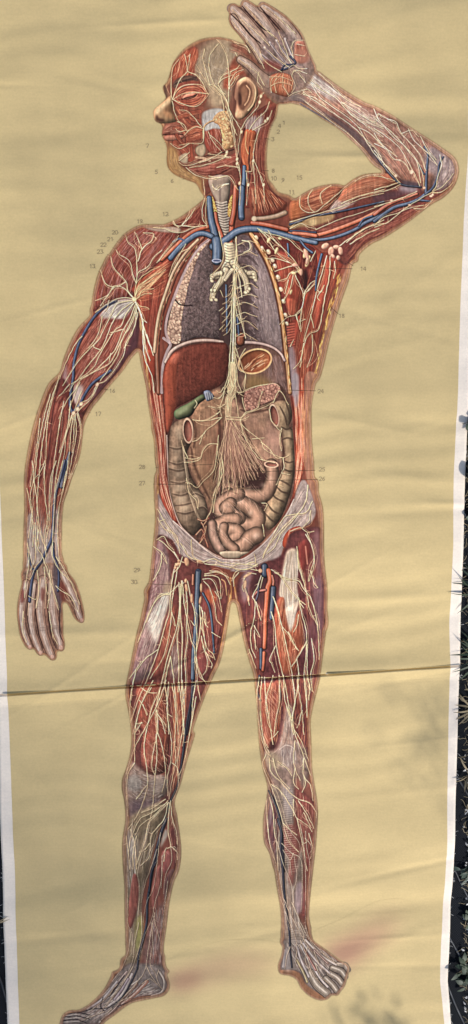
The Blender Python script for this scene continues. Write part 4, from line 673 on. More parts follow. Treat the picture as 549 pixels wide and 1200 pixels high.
for s, c in (('S 180,330 210,360 212,480 190,580 165,640 150,600 158,480', (150, 70, 62)), ('S 320,290 345,280 345,400 320,540 335,560 300,520 290,440 300,360', (146, 76, 70)), ('S 350,200 380,190 405,220 400,290 370,320 345,290', (156, 76, 74)), ('S 395,60 430,60 450,150 455,230 430,300 410,280 405,150', (104, 48, 46)), ('S 400,300 430,310 400,400 370,470 360,380', (92, 60, 62))):
    r = fill(s, c, None, .9, soft=.8, rnd=(3, .5)); q = P(s); fib(r, [q[:,0].min(), q[:,1].min()]+np.array([[0,0],[-2,24],[-2,54]]), [q[:,0].max(), q[:,1].min()]+np.array([[0,0],[-1,24],[-2,54]]), 50, MUS, .55, .5, (.1, .4))
fill('S 205,590 235,560 235,680 215,760 195,740', (150, 148, 66), LB(LLEG, 'tendon'), .85, soft=2); fill('S 370,60 385,90 360,140 340,170 350,110', (170, 170, 160), None, .8, soft=1.4)
lk = fill('S 300,560 360,480 385,560 370,680 355,790 365,860 260,860 240,760', (104, 84, 86), None, .7, soft=3, mot=.2); fib(lk, 'S 300,520 280,700 290,850', 'S 390,480 370,680 350,850', 180, TEN+MUS, .6, .5, (.08, .3))
fill('Q 440,780 452,900 462,1080 450,1198 430,1198 440,1050 425,900', (92, 46, 42), None, .7, soft=1.4)
ft = fill('S 130,860 200,840 360,860 385,950 370,1000 300,1025 220,1030 150,1060 90,1110 20,1180 T 200,412 75,412 85,380 150,358 210,320 260,265', (116, 104, 104), LB(LLEG, 'foot'), soft=1.4, mot=.25, edge=(4, (80, 62, 60), .6)); fib(ft, 'T 330,190 260,270 180,340 80,390', 'T 480,270 380,300 300,350 230,410', 420, TEN+[(90, 70, 76), (150, 110, 96)], .6, .6, (.06, .22))
for s, c, w in (('T 340,200 290,260 220,330 160,350', (150, 120, 116), 2.6), ('T 360,210 320,290 250,350', (170, 160, 164), 2.6), ('T 420,240 370,290 320,330', (164, 104, 84), 4), ('T 300,240 240,310 180,350', (170, 160, 164), 2.2), ('T 345,230 320,270 290,310', (150, 130, 150), 2.4), ('T 470,200 490,240 480,280 440,295', (140, 124, 116), 3), ('T 380,250 330,300 290,350 240,395', (124, 86, 76), 3)): strokes(pj(s), w+1, (66, 50, 54), .7); strokes(pj(s), w, c, .85); strokes(pj(s), w*.3, (206, 200, 200), .6, off=(-.4, -.4))
for s in ('T 90,372 140,365 190,375', 'T 78,386 130,378 190,392', 'T 74,400 130,392 180,408', 'T 110,358 150,362 200,350', 'T 200,350 260,345 300,320', 'T 245,300 235,340 250,360', 'T 330,215 270,300', 'T 300,340 380,310 450,298'): strokes(pj(s), 1.4, (44, 34, 44), .8, taper=.4)
for s in ('T 95,378 150,372', 'T 85,392 150,385', 'T 85,404 150,400'): strokes(pj(s), 1.1, (176, 168, 166), .7, taper=.5)
VG, AG = LB(LLEG, 'vein'), LB(LLEG, 'artery'); VD = (64, 66, 92)
fill('M 430,270 440,245 465,232 490,240 495,280 480,320 440,320', (84, 52, 54), None, .85, soft=1)
tube(AG, 'M 432,265 430,320', (2.6, 2.4), (186, 110, 84))
tube(VG, 'M 462,245 458,330 455,420 450,520 445,620 435,720 430,870', (6.6, 4.4), (74, 90, 118)); fill(ell('M', 462, 240, 16, 6), (50, 56, 84), None)
tube(VG, 'M 430,880 425,950 420,1020 410,1100 395,1198', (2.6, 1.8), (58, 52, 66)); tube(VG, 'N 190,370 225,440 240,520 248,620 255,720', (2.6, 1.8), (70, 80, 108))
tube(VG, 'Q 540,100 500,300 480,450 460,600 440,700 400,790 375,860 350,950 325,1050 310,1120 290,1198', (1.4, 3.2), (54, 52, 68)); tube(VG, 'S 375,0 345,80 320,170 300,260 280,380 265,480 260,600 240,700 215,790 205,870', (3.4, 1.8), (54, 54, 74)); tube(VG, 'S 320,170 315,250 285,320 275,420', (1.6, 1.6), (54, 54, 74)); tube(VG, 'S 205,870 170,950 120,1030 60,1100', (1.4, 1.2), (60, 60, 80))
nerves(NG, 'M 330,200 310,300 300,400 295,480 270,560 230,700 170,860 110,1000 60,1150', 'M 345,200 330,300 310,420 300,560 260,740 180,870', 'M 365,300 360,400 340,560 310,660 280,760 240,930 190,1050 155,1198', 'M 370,300 380,420 400,530 420,640 440,690 445,770 480,850 510,900', 'M 360,320 360,500 370,620 365,800 370,1000 380,1198', 'M 350,310 355,420 350,560 340,640 350,800 345,950', 'M 390,330 400,450 395,560 400,640 385,760 390,900 370,1050 375,1198', 'M 400,300 420,400 440,470 450,560 455,640 450,760 460,900 475,1000', 'M 300,380 240,380 200,440 160,540', 'M 290,370 230,400 180,480 110,660', 'M 295,375 340,330 380,310', 'M 250,140 240,220 200,300', 'M 230,60 270,90 320,140 350,180', 'M 300,750 280,830 270,900 280,1000 290,1198', 'M 300,740 320,880 330,1000 345,1198', 'M 230,700 150,760 90,860 70,1000', 'M 240,930 215,1060 220,1198', 'M 215,1060 250,1130 270,1198', 'M 120,1000 150,1050 165,1085', 'M 130,920 170,950 220,955', 'M 60,870 90,830 130,770', 'M 130,1130 90,1198', 'M 190,920 130,1020 80,1198', 'M 320,130 350,180 400,200', 'M 200,100 250,140 280,200', 'M 310,480 330,560', 'M 470,440 480,560 500,640 510,720 549,750', 'M 480,450 500,540 520,570', 'M 440,560 420,530', 'M 450,880 430,1000 425,1100 410,1198', w=1.3, tw=.7)
nerves(NG, 'N 190,290 240,290 270,340 290,420 300,480', 'N 200,260 270,250 320,270 350,320', 'N 200,270 260,270 290,300 295,400', 'N 230,240 290,250 340,280', 'N 195,300 230,340 260,440 270,520 300,560', 'N 190,470 190,560 210,680 250,730 260,760', 'N 200,480 210,560', 'N 180,620 200,700 240,780 240,810', 'N 150,740 170,850 200,880', 'N 190,680 215,760 210,820 190,850', 'N 350,380 340,440 330,500', 'N 240,600 290,630', 'N 260,360 290,400', 'N 180,510 170,620 150,720', w=1.2, tw=.7)
for s, c in (('N 300,290 320,310 330,380', YL), ('N 350,280 355,400 320,560', (206, 140, 70)), ('N 370,270 380,380 400,480', (206, 140, 80))): strokes(pj(s), 1.2, c, .6)
fib(Rbody, 'N 345,330 330,500 290,700', 'N 360,400 345,500 310,700', 60, [(206, 134, 66), (226, 160, 90)], .7, .6, (.1, .4)); fib(Rbody, 'N 370,330 400,480 440,680', 'N 385,330 410,480 450,680', 50, [(206, 134, 66), (226, 160, 90), (180, 150, 140)], .7, .6, (.1, .4))
for x, y, a, b, r in ((345,205,18,12,-20), (395,190,14,26,-10), (470,188,20,9,10), (395,340,9,24,-15), (425,400,8,28,0), (480,340,7,26,0), (475,410,7,24,10), (390,300,9,14,0), (350,185,10,8,0), (330,225,10,8,0)):
    fill(ell('M', x, y, a, b, r), (206, 152, 116), LB(LLEG, 'lymph_node'), edge=(1.6, (130, 80, 64), .8), rnd=(2, .6))
nerves(NG, 'Q 200,20 165,200 160,400', 'Q 375,80 330,210 260,350 190,480 140,640', 'Q 300,80 230,220 200,330 190,420 190,560', 'Q 260,370 245,480 260,600 265,700 230,820 190,900 150,960', 'Q 320,260 325,380 300,500 290,590 310,640', 'Q 325,390 350,470 365,560 370,650 350,740', 'Q 320,280 360,330 375,360', 'Q 315,400 320,520 310,640 300,760 290,860 260,960', 'Q 390,90 380,280 405,440 400,560 380,660 385,760', 'Q 410,100 430,270 425,450 430,560 410,660 390,780', 'Q 450,90 470,280 480,380 470,470', 'Q 470,80 480,300 440,560 445,700 410,790', 'Q 549,180 520,350 480,560 450,640', 'Q 385,790 300,880 230,930 190,1000', 'Q 380,800 290,860 220,900 170,1010 150,1100', 'Q 390,800 320,870 270,930 250,1030 200,1170', 'Q 370,780 300,830 230,860', 'Q 385,800 360,900 290,990 280,1060 270,1130 220,1180', 'Q 400,790 410,900 430,960 440,1050', 'Q 395,800 385,960 400,1060 370,1080 360,1150', 'Q 400,1060 440,1100 440,1140', 'Q 190,570 150,640 145,760 150,880', 'Q 200,780 230,740 260,700', 'Q 280,1040 250,1080 215,1100', 'Q 140,1000 150,1100 160,1198', 'Q 165,960 190,1050 200,1198', 'Q 200,1000 180,1100 180,1198', 'Q 410,570 440,600 450,660', 'Q 380,280 410,300', 'Q 200,340 240,335', 'Q 240,230 260,290', w=1.2, tw=.8)
nerves(NG, 'S 180,0 165,120 150,250 150,400 155,560', 'S 280,20 250,150 210,300 210,350 220,420 210,560', 'S 300,150 250,250 220,280', 'S 320,180 280,300 250,380 230,480', 'S 340,80 320,260 300,400 260,480 240,600', 'S 350,220 345,360 310,480 290,580 240,700 215,820', 'S 375,170 350,240 345,400', 'S 400,160 405,250 370,330 360,430', 'S 420,30 440,100 440,180 430,260', 'S 400,170 430,170 440,230', 'S 385,360 375,420 360,500', 'S 380,400 370,480 355,600 350,700', 'S 310,540 290,640 270,760 250,880 200,960 130,1060', 'S 300,560 320,640 345,740 350,800', 'S 150,420 150,600 165,640 180,700 170,800', 'S 215,600 190,720 180,820 130,950', 'S 290,600 295,720 280,840 310,900 330,960', 'S 170,660 150,780 110,880 30,980', 'S 230,540 230,680 200,800 160,900 80,1000', 'S 260,860 290,920 340,980', 'S 330,880 320,930 350,990', 'S 180,860 120,960 60,1040 20,1100', 'S 230,920 160,1000 90,1070', 'T 330,230 280,300 230,370', 'T 300,250 250,310 190,360', 'T 360,300 310,320 250,380 230,405', 'T 400,250 430,230 460,250', 'T 250,360 200,380 150,400', w=.85, c=(214, 196, 168), tw=1.0)
# =========================== standing leg (viewer right) ===========================
RL = LB(RLEG); NR = LB(RLEG, 'nerve_network')
t2 = fill('N 390,330 440,250 530,210 O 60,210 200,150 250,30 330,0 430,0 440,140 455,300 458,450 450,600 435,720 415,850 390,950 362,1060 355,1198 | R 355,330 360,440 365,600 340,640 290,560 200,480 150,500 100,490 75,380 62,200 50,110 | N 490,800 440,640 410,500', (106, 50, 54), LB(RLEG, 'thigh'), soft=1, edge=(4, (68, 36, 42), .6), mot=.22)
fib(t2, 'O 0,330 0,600 50,1000', 'O 90,330 90,600 90,1000', 130, MUS, .6, .5, (.1, .35)); fib(t2, 'O 300,60 340,400 380,800 340,1100', 'O 430,60 450,400 420,800 360,1150', 420, MUS+[(136, 80, 92)], .6, .5, (.08, .3))
fill('O 380,300 440,300 445,500 430,650 400,560', (112, 92, 116), None, .6, soft=3); fill('O 320,560 400,560 400,740 330,740', (98, 58, 76), None, .55, soft=4)
fill('O 300,100 340,60 370,130 350,200 320,260 300,200', (140, 52, 48), LB(RLEG, 'hip_muscle'), .9, soft=1.5, rnd=(4, .4)); strokes(pj('O 340,100 350,200'), 1.6, (206, 130, 110), .7); fill('O 385,30 425,10 440,200 420,300 395,200', (140, 100, 108), None, .7, soft=3)
rt = fill('O 185,400 215,390 225,480 250,560 290,490 310,480 320,560 330,680 300,740 290,830 200,830 180,700 160,560 165,450', (160, 76, 52), LB(RLEG, 'thigh_muscle'), .95, soft=1, rnd=(7, .5)); fib(rt, 'O 190,390 180,600 210,830', 'O 320,480 330,650 280,830', 300, MUSO+[(232, 160, 124)], .6, .6, (.1, .4))
tn = fill('O 230,130 290,120 295,220 290,330 300,420 285,490 262,580 250,600 240,560 225,480 215,400 185,380 200,270', (184, 166, 146), LB(RLEG, 'tendon'), .95, soft=1.3, rnd=(5, .3)); fib(tn, 'O 235,130 195,370 245,590', 'O 290,120 298,400 262,580', 240, TEN+[(150, 124, 106), (222, 206, 186)], .6, .6, (.12, .5)); fill('O 235,440 270,430 275,520 255,580 240,530', (214, 208, 200), None, .7, soft=2)
rk = fill('R 70,120 150,90 190,70 200,200 190,350 170,450 150,495 110,470 85,350', (150, 72, 60), LB(RLEG, 'thigh_muscle'), .95, edge=(3, (90, 44, 40), .7), rnd=(7, .5)); fib(rk, 'R 80,80 90,350 140,480', 'R 190,80 190,350 160,480', 180, MUSO+[(220, 160, 130)], .6, .6, (.1, .35))
fib(rk, 'R 100,80 180,180', 'R 90,240 170,340', 40, [(222, 170, 140)], .5, .5, (.3, .8))
fill('R 130,450 165,440 160,500 140,505', (58, 26, 30), None, .8, soft=1.4)
fib(t2, 'R 200,60 220,300 200,420', 'R 360,60 360,300 340,500', 300, MUSO, .6, .55, (.1, .35))
k2 = fill('R 225,240 265,240 270,330 280,430 340,480 365,600 330,720 290,640 270,780 200,720 150,690 110,600 95,500 150,500 190,440', (146, 116, 106), LB(RLEG, 'knee'), soft=2, mot=.22, rnd=(8, .4)); fib(k2, 'R 240,240 190,450 110,530', 'R 270,240 300,480 350,620', 220, TEN+GRY, .6, .55, (.08, .3))
fill('R 195,480 240,460 275,490 270,570 230,610 195,580 185,520', (156, 138, 138), None, .7, soft=3); strokes(pj('R 190,490 230,465 275,490 280,550'), 1.2, (204, 190, 184), .6); fib(Rbody, 'R 195,490 200,590', 'R 270,480 265,600', 60, TEN+GRY, .6, .5, (.2, .6))
fill('R 100,510 160,505 200,560 190,600 130,590 100,560', (176, 154, 124), None, .7, soft=2.5)
sh2 = fill('R 120,700 200,700 270,740 270,900 250,1198 | U 230,150 215,420 200,560 240,640 240,720 120,700 105,560 90,420 60,250 30,180 20,60 | R 115,820', (132, 110, 98), LB(RLEG, 'shin'), soft=1.5, mot=.22, rnd=(8, .4)); fib(sh2, 'U 90,0 100,300 130,700', 'U 180,0 200,400 220,700', 240, TEN+[(150, 110, 96)], .6, .5, (.08, .3))
fill('R 210,700 265,730 270,850 240,900 215,820', (164, 152, 160), None, .7, soft=3)
ta = fill('R 280,720 350,760 405,820 410,900 395,1040 375,1198 U 300,60 288,200 275,340 262,430 250,560 215,560 215,440 240,300 200,100 | R 230,1100 290,900', (134, 58, 54), LB(RLEG, 'shin_muscle'), soft=1.5, mot=.2, edge=(3, (84, 40, 42), .6)); fib(ta, 'R 290,720 300,950 U 190,60 200,400', 'R 400,820 395,1000 U 290,200 255,500', 340, MUS+[(196, 110, 96)], .6, .55, (.08, .3))
mb = fill('U 110,50 180,40 200,160 185,300 165,380 140,340 150,250 110,160', (146, 74, 66), None, .85, soft=1.5, rnd=(3, .4))
for k in range(34): strokes([P('R %d,%d %d,%d' % (215-k*.3, 740+k*13, 268-k*.5, 732+k*13))], .6, (212, 196, 188), .45)
for k in range(20): strokes([P('U %d,%d %d,%d' % (112+k*1.5, 60+k*13, 175+k, 52+k*13))], .5, (206, 170, 160), .45)
fill('R 118,720 150,740 180,900 165,1100 150,1180 125,1090 100,1030 98,900', (112, 62, 76), LB(RLEG, 'calf'), .95, soft=1, rnd=(5, .5)); fib(Rbody, 'R 118,740 105,900 130,1080', 'R 160,780 180,950 160,1150', 130, MUS+[(160, 130, 140), (180, 164, 170)], .6, .5, (.1, .3)); fill('R 122,740 145,760 140,900 125,930', (170, 154, 158), None, .6, soft=1.8)
fill('U 190,380 215,360 225,440 215,540 190,540 178,460', (150, 126, 140), None, .85, soft=1.5)
f2 = fill('U 115,700 240,700 330,745 400,790 450,835 485,860 490,920 470,975 430,1020 350,1030 280,1000 240,960 210,900 150,880 100,880 95,820', (120, 106, 104), LB(RLEG, 'foot'), soft=1.3, mot=.25, edge=(4, (78, 60, 58), .6)); fib(f2, 'U 130,720 230,900 330,1030', 'U 260,700 400,800 480,880', 360, TEN+[(90, 70, 76), (140, 90, 78)], .6, .6, (.08, .3))
fill('U 100,880 160,880 210,905 240,960 290,1000 340,1030 380,1030 375,1048 330,1060 270,1036 220,985 195,935 150,908 98,900', (150, 96, 62), None, .9, soft=.8, rnd=(2, .6))
for s, w in (('U 430,850 470,850 490,880', 7), ('U 400,870 450,890 475,920', 7), ('U 380,900 430,930 455,960', 6.6), ('U 360,930 400,970 425,1005', 6.4), ('U 270,900 310,970 365,1020', 10)):
    strokes(pj(s), w+1.6, (52, 42, 42), .85); GROW.append(strokes(pj(s), w, (126, 110, 100), .95, L=LB(RLEG, 'foot'))); strokes(pj(s), w*.55, (160, 148, 138), .6, off=(-.6, -.6)); strokes(pj(s), w*.2, (214, 206, 198), .6, off=(-.8, -.9))
for s, c in (('U 190,740 215,820 260,920', (168, 158, 166)), ('U 210,730 260,820 320,920 370,980', (176, 166, 170)), ('U 225,720 300,820 380,900', (170, 160, 166)), ('U 240,700 330,790 420,850', (176, 164, 160)), ('U 235,760 300,880', (150, 80, 70)), ('U 290,760 370,840', (140, 96, 88)), ('U 190,820 230,900 250,950', (160, 140, 84)), ('U 120,760 110,860', (160, 150, 158))): strokes(pj(s), 3.4, (66, 52, 58), .6); strokes(pj(s), 2.4, c, .85); strokes(pj(s), .7, (220, 212, 212), .6, off=(-.4, -.3))
fill('U 120,770 150,740 160,880 110,870', (150, 142, 150), None, .6, soft=2.5)
for k in range(8): strokes([P('U %d,%d %d,%d %d,%d' % (140, 640+k*10, 200, 648+k*9, 245, 635+k*10))], .8, (200, 190, 182), .45); 
VR, AR2 = LB(RLEG, 'vein'), LB(RLEG, 'artery')
fill('O 60,240 120,250 160,300 150,400 60,420 20,330', (76, 42, 48), None, .7, soft=3)
fill('N 430,250 480,240 460,320 450,400 430,420 410,340', (170, 150, 160), None, .6, soft=2)
tube(VR, 'O 100,215 100,262', (7.6, 7.2), (66, 80, 110)); tube(VR, 'O 150,340 148,400 142,470 140,520', (6.4, 4.2), (66, 80, 112)); tube(VR, 'O 80,700 80,810', (4, 3.6), (74, 84, 112))
tube(AR2, 'O 125,240 132,300 118,340 112,420 105,520 103,620 100,690', (6.4, 4.6), (208, 98, 64)); tube(AR2, 'O 98,720 95,780 90,820', (4, 3.2), (200, 96, 66)); tube(AR2, 'O 145,270 152,300 150,320', (3, 2.6), (196, 110, 90)); tube(AR2, 'O 30,390 60,360 105,350', (2.4, 2.8), (190, 110, 100)); tube(VR, 'O 65,330 60,380 45,420', (1.6, 1.4), (92, 84, 110))
tube(VR, 'O 70,850 60,940 75,1000', 2, (74, 70, 96)); tube(VR, 'R 125,730 155,790 185,870 198,960 205,1050 210,1198', (2, 3.4), (58, 56, 78)); tube(VR, 'U 80,0 100,80 95,180 108,300 115,420 130,540 145,650 150,760 160,860', (3.2, 1.6), (56, 54, 76))
nerves(NR, 'O 160,250 190,265 230,290 300,300 330,350 370,400 400,500 415,600 420,760', 'O 180,255 220,310 260,370 300,410 340,440', 'O 290,130 300,220 330,310 350,390 365,470 410,560', 'O 340,30 380,100 390,170 370,240 355,300', 'O 370,240 390,310 410,340', 'O 150,390 180,470 200,560 240,610 260,650 300,710', 'O 155,400 185,500 215,620 240,740 260,840 280,1000 260,1100', 'O 300,400 320,500 345,600 345,720 330,850 345,1000 350,1090', 'O 300,500 290,560 270,600', 'O 310,430 330,460', 'O 140,480 160,560 170,680 190,780 220,900 240,1020 270,1198', 'O 165,680 130,760 140,780 160,830', 'O 290,760 300,850 290,960 270,1050', 'O 350,650 300,740 260,800', 'O 375,640 390,760 370,840 380,950', 'O 350,670 350,850 365,920 360,1000', 'O 80,270 60,330 30,390 45,420 40,520 20,600 25,690 50,750', 'O 50,420 80,530', 'O 40,560 75,630', 'O 40,590 50,700', 'O 240,600 290,700', 'O 90,280 75,340', 'O 10,700 50,810', w=1.4, tw=.5)
nerves(NR, 'N 460,250 430,300 450,380 460,440', 'N 400,250 370,290 370,330', 'N 530,240 440,230 380,250 360,300', 'N 500,260 450,250', 'N 440,300 420,330 430,360', 'O 0,200 40,190 60,215', w=1.2, tw=.9)
for x, y, a, b, r in ((450,265,30,8,-30), (435,320,9,26,10), (525,240,12,12,0), (455,400,6,20,0)): fill(ell('N', x, y, a, b, r), (214, 170, 136), LB(RLEG, 'lymph_node'), edge=(1.4, (140, 90, 76), .7))
nerves(NR, 'R 85,60 75,200 80,330 100,450 130,510', 'R 100,60 110,200 130,330 150,460', 'R 150,50 110,200 120,330 145,380', 'R 185,50 190,200 170,300 155,400', 'R 70,60 55,200 75,380 110,500 140,530', 'R 75,270 90,400 120,480', 'R 180,380 150,420', 'R 210,50 220,200 250,280 265,350 320,450 360,560', 'R 260,50 280,200 265,300 280,400 320,500 370,640', 'R 290,50 300,140 320,260 330,400', 'R 330,50 345,150 350,300', 'R 350,50 370,140', 'R 320,260 300,340 290,360', 'R 230,240 260,320', 'R 280,440 270,540 280,600 310,670', 'R 330,540 330,640 370,700 385,790', 'R 330,640 340,690 320,740', 'R 280,600 270,680 300,720', 'R 110,520 90,580 130,680 160,760 190,850 210,920 240,1020 300,1090', 'R 130,540 140,620 200,680 250,740 300,780 360,800 400,850 405,890', 'R 150,540 180,640 250,720', 'R 180,560 230,600 260,640', 'R 140,690 200,740 260,830 290,890 350,930 380,970', 'R 270,780 270,880', 'R 300,790 350,870 390,950', 'R 210,920 250,960 290,990', 'R 290,890 310,980 330,1080 350,1198', 'R 330,860 370,940', 'R 340,1010 350,1030 330,1040', 'R 110,750 120,950 140,1080 170,1160', 'R 130,770 150,850 160,980 175,1050 180,1198', 'R 360,980 380,1060 370,1130', w=1.25, tw=.7)
nerves(NR, 'U 20,0 30,130 60,230 75,350 90,440', 'U 65,0 75,200 90,330 110,450 130,560 150,650', 'U 75,130 110,260 150,350 170,450 165,560', 'U 130,20 160,80 200,130 210,170', 'U 110,180 150,240 170,200 180,260 190,330 165,430', 'U 100,140 160,200 215,240 220,400 215,540', 'U 210,30 230,150 240,300 240,500 240,640', 'U 240,70 250,180 265,250 260,400', 'U 250,120 275,160 270,210', 'U 150,250 160,320', 'U 90,440 130,560 180,680 190,760', 'U 110,450 150,550 210,660 250,730 330,860', 'U 160,480 220,620 290,740 380,840', 'U 240,620 270,700 360,790 420,830', 'U 210,700 250,800 280,900 340,970', 'U 190,760 180,850', 'U 250,740 240,820 280,920', 'U 290,770 330,860 400,920', 'U 200,600 230,680 200,740', 'U 150,740 130,800 120,870', 'U 330,770 400,830 460,850', 'U 300,850 330,920 380,960', w=.9, c=(224, 204, 178), tw=.9)
# ---- great vessels ----
VB = (84, 110, 150); AR = (194, 92, 66)
VT, AT_ = LB(TORSO, 'vein'), LB(TORSO, 'artery'); VH, AH = LB(HEAD, 'vein'), LB(HEAD, 'artery')
tube(AT_, 'F 362,150 372,210 392,262 400,290', (4.5, 5), AR); tube(AT_, 'F 492,20 480,80 470,150 458,220 450,330', (6, 6), AR)
tube(AH, 'A 530,940 525,1010 520,1080 505,1160', (5, 6), AR)
tube(LB(TORSO, 'subclavian_artery'), 'G 180,207 240,214 300,226 380,246', (6, 5.5), AR); tube(LB(TORSO, 'subclavian_artery'), 'G 420,268 480,272 549,282', (4.6, 5), (204, 104, 76))
tube(AT_, 'F 50,420 90,380 130,345 200,280 260,245 320,228', (5, 5.4), (190, 92, 62))
strokes(pj('B 215,860 210,940 215,1010 208,1100'), 2, (60, 34, 36), .7)
tube(VH, 'B 182,975 180,1050 172,1110 165,1198', (4.4, 6), VB); tube(VT, 'F 516,0 516,60 512,120 515,175', (7.4, 7), VB)
strokes(pj('F 498,178 530,178'), 1, (40, 40, 60), .8)
tube(VT, 'F 325,60 330,120 338,190 352,250 366,320', (6.5, 9.5), VB)
tube(VT, 'F 340,285 300,270 260,272 215,298 175,330 135,370 100,412', (6.6, 6.2), VB); strokes(pj('F 118,318 150,300 180,310'), 2.2, (76, 98, 140), .9)
tube(VT, 'G 549,322 500,312 430,295 330,268 240,247 190,242 130,245 80,262 30,300 -30,340 -50,345', (5.6, 9.4), VB)
tube(VT, 'F 368,310 372,360 370,425', (11.5, 11), VB); fill(ell('F', 370, 428, 26, 9), (70, 84, 128), VT, edge=(1, (150, 160, 190), .8)); strokes([spline(ell('F', 370, 428, 26, 9), True)], .8, (164, 172, 200), .9)
tube(VT, 'F 425,570 428,700 430,850', (2, 1.8), (84, 104, 140))
for s in ('G 385,330 392,400', 'G 460,320 500,360 520,380', 'G 90,740 100,860'): tube(VT, s, 2, (80, 96, 136))
# collar bone end and first rib
nb = fill('G 165,0 260,0 320,55 385,90 350,140 270,172 200,176 165,120', (124, 58, 44), LB(TORSO, 'neck_side_muscle'), soft=1, mot=.2, rnd=(5, .4)); fib(nb, 'G 180,0 190,170', 'G 260,0 330,60 375,110', 120, MUSO+[(226, 160, 124)], .7, .7, (.3, .9))
for k in range(5): strokes([P('G %d,%d %d,%d' % (190+k*32, 20+k*6, 215+k*36, 165-k*12))], 1.6, (84, 38, 32), .6, taper=.5)
tube(LB(TORSO, 'collar_bone'), 'G 185,182 250,178 320,165 370,145', (5, 6), (172, 138, 112), dark=(110, 80, 66)); fill(ell('G', 190, 182, 16, 17), (214, 186, 156), None, edge=(1.5, (130, 96, 80), .8))
# windpipe fork
WP = LB(TORSO, 'windpipe_branch'); WC = (196, 180, 150)
fill('F 410,330 440,325 470,335 490,480 400,480 420,420', WC, WP, edge=(3, (100, 84, 76), .7), rnd=(6, .6))
for s, w in (('F 440,460 410,495 375,515 345,520', (7.5, 5)), ('F 425,480 400,540 365,590 345,640', (6.5, 4.5)), ('F 395,500 360,510 340,535', (5, 3)), ('F 360,600 340,600', (3.5, 3)), ('G 70,440 100,480 140,500 190,520', (8, 5.5)), ('G 110,490 140,540 150,600', (6.5, 5)), ('G 160,500 190,500 200,530', (5, 3)), ('G 60,480 20,540', (4, 3))):
    w = (w[0]*1.3, w[1]*1.35); tube(WP, s, w, WC, dark=(92, 76, 66)); q = spline(P(s), False, 1.5)
    for i in range(1, len(q)-1):
        d = q[i+1]-q[i-1]; d = d/np.hypot(*d); nrm = np.array([-d[1], d[0]])*w[0]*.42
        strokes([np.array([q[i]-nrm, q[i]+d*.4, q[i]+nrm])], .5, (104, 88, 78), .7)
for k in range(9): strokes([P('F %d,%d %d,%d %d,%d' % (420-k, 335+k*16, 445, 343+k*16, 478, 335+k*16))], .8, (96, 80, 74), .7)
for x, y in ((345,520), (342,545), (350,640), (338,655), (365,655)): fill(ell('F', x, y, 12, 9, 30), (206, 190, 160), WP, edge=(1, (110, 90, 74), .8))
for x, y in ((190,525), (198,540), (185,505), (150,605), (140,612), (160,590)): fill(ell('G', x, y, 12, 10, 30), (210, 196, 166), WP, edge=(1, (110, 90, 74), .8))
# ---- nerves: head ----
NOH = np.ones((CH, CW), np.float32); r_ = R['rhand']; NOH[r_.y:r_.y+r_.m.shape[0], r_.x:r_.x+r_.m.shape[1]] -= r_.m; NOH = Reg(NOH, 0, 0)
nerves(NH, 'A 500,520 470,420 400,350 370,340 330,280 300,230', 'A 465,500 450,420 420,380 370,345', 'A 470,400 410,350 385,290 375,230 385,170 430,110', 'A 490,500 490,360 490,270 480,190 450,120 420,85',
       'A 380,350 350,240 340,200 350,140', 'A 430,350 450,300 500,270 545,250', 'A 430,350 460,400 500,500', 'A 490,370 530,310 549,290', 'A 160,430 190,380 240,350 330,350 370,400', 'A 160,430 230,460 300,470 350,430 375,400', 'A 375,400 300,390 220,400 165,430',
       'A 155,420 155,330 165,250 200,200', 'A 160,440 175,510 200,560 250,620', 'A 330,590 290,540 250,500 200,490', 'A 340,600 300,590 260,610 230,640', 'A 345,600 340,680 300,690 260,690 200,700', 'A 260,690 200,720 150,690', 'A 250,270 200,330 165,420', 'A 250,270 240,200 230,170', 'A 250,270 320,310 370,400', 'A 265,170 250,270', 'A 190,560 230,580 250,620', 'A 240,610 200,620 180,600', w=1.1, tw=.5, clip=NOH)
nerves(NH, 'A 500,500 520,600 530,700 540,800', 'A 370,620 400,680 450,740', 'A 380,640 420,670 470,730', 'A 450,740 380,780 320,800 240,820 200,800', 'A 470,770 400,800 330,820 260,830', 'A 549,830 480,820 420,830', 'A 375,880 430,890 490,880 520,920 545,960', 'A 200,790 240,760 260,740', 'A 490,770 440,760 370,750', 'A 240,830 290,870 350,890 420,900', 'A 395,930 415,960 440,940 490,925', w=1.1, tw=.6, clip=NOH)
nerves(NH, 'B 95,520 100,430 140,400 170,360', 'B 90,500 130,430 190,400', 'B 30,490 60,460 120,440', 'B 150,260 110,240', 'B 215,310 190,270 120,250', 'B 130,310 150,350', 'B 80,580 100,650 140,720 160,760 150,850 140,950 150,1000', 'B 160,760 200,690 260,620 280,560 320,520', 'B 230,760 280,730 320,700 345,640', 'B 210,760 250,700 310,640 330,590', 'B 270,750 240,860 235,950 245,1080 250,1190', 'B 230,940 225,1000 190,1000', 'B 150,960 160,1050 155,1198', 'B 275,1030 295,1100 300,1190', 'B 195,1010 200,1100 195,1198', 'B 240,940 270,1010 295,1060', 'B 60,650 90,700 130,760', 'B 75,620 110,720 140,790', 'B 100,700 130,860', w=1.15, tw=.6, clip=NOH)
for x, y in ((272,592), (305,705), (140,955), (235,940), (295,1080), (155,1070), (205,1080), (80,890), (165,770), (140,930), (280,560), (320,690)):
    fill(ell('B', x, y, 8, 12, 20), (232, 196, 158), NH, edge=(1.4, (140, 96, 76), .7))
nerves(NH, 'A 350,990 345,930 340,900', 'A 360,1010 355,1100 365,1180', w=1.0, tw=.4)
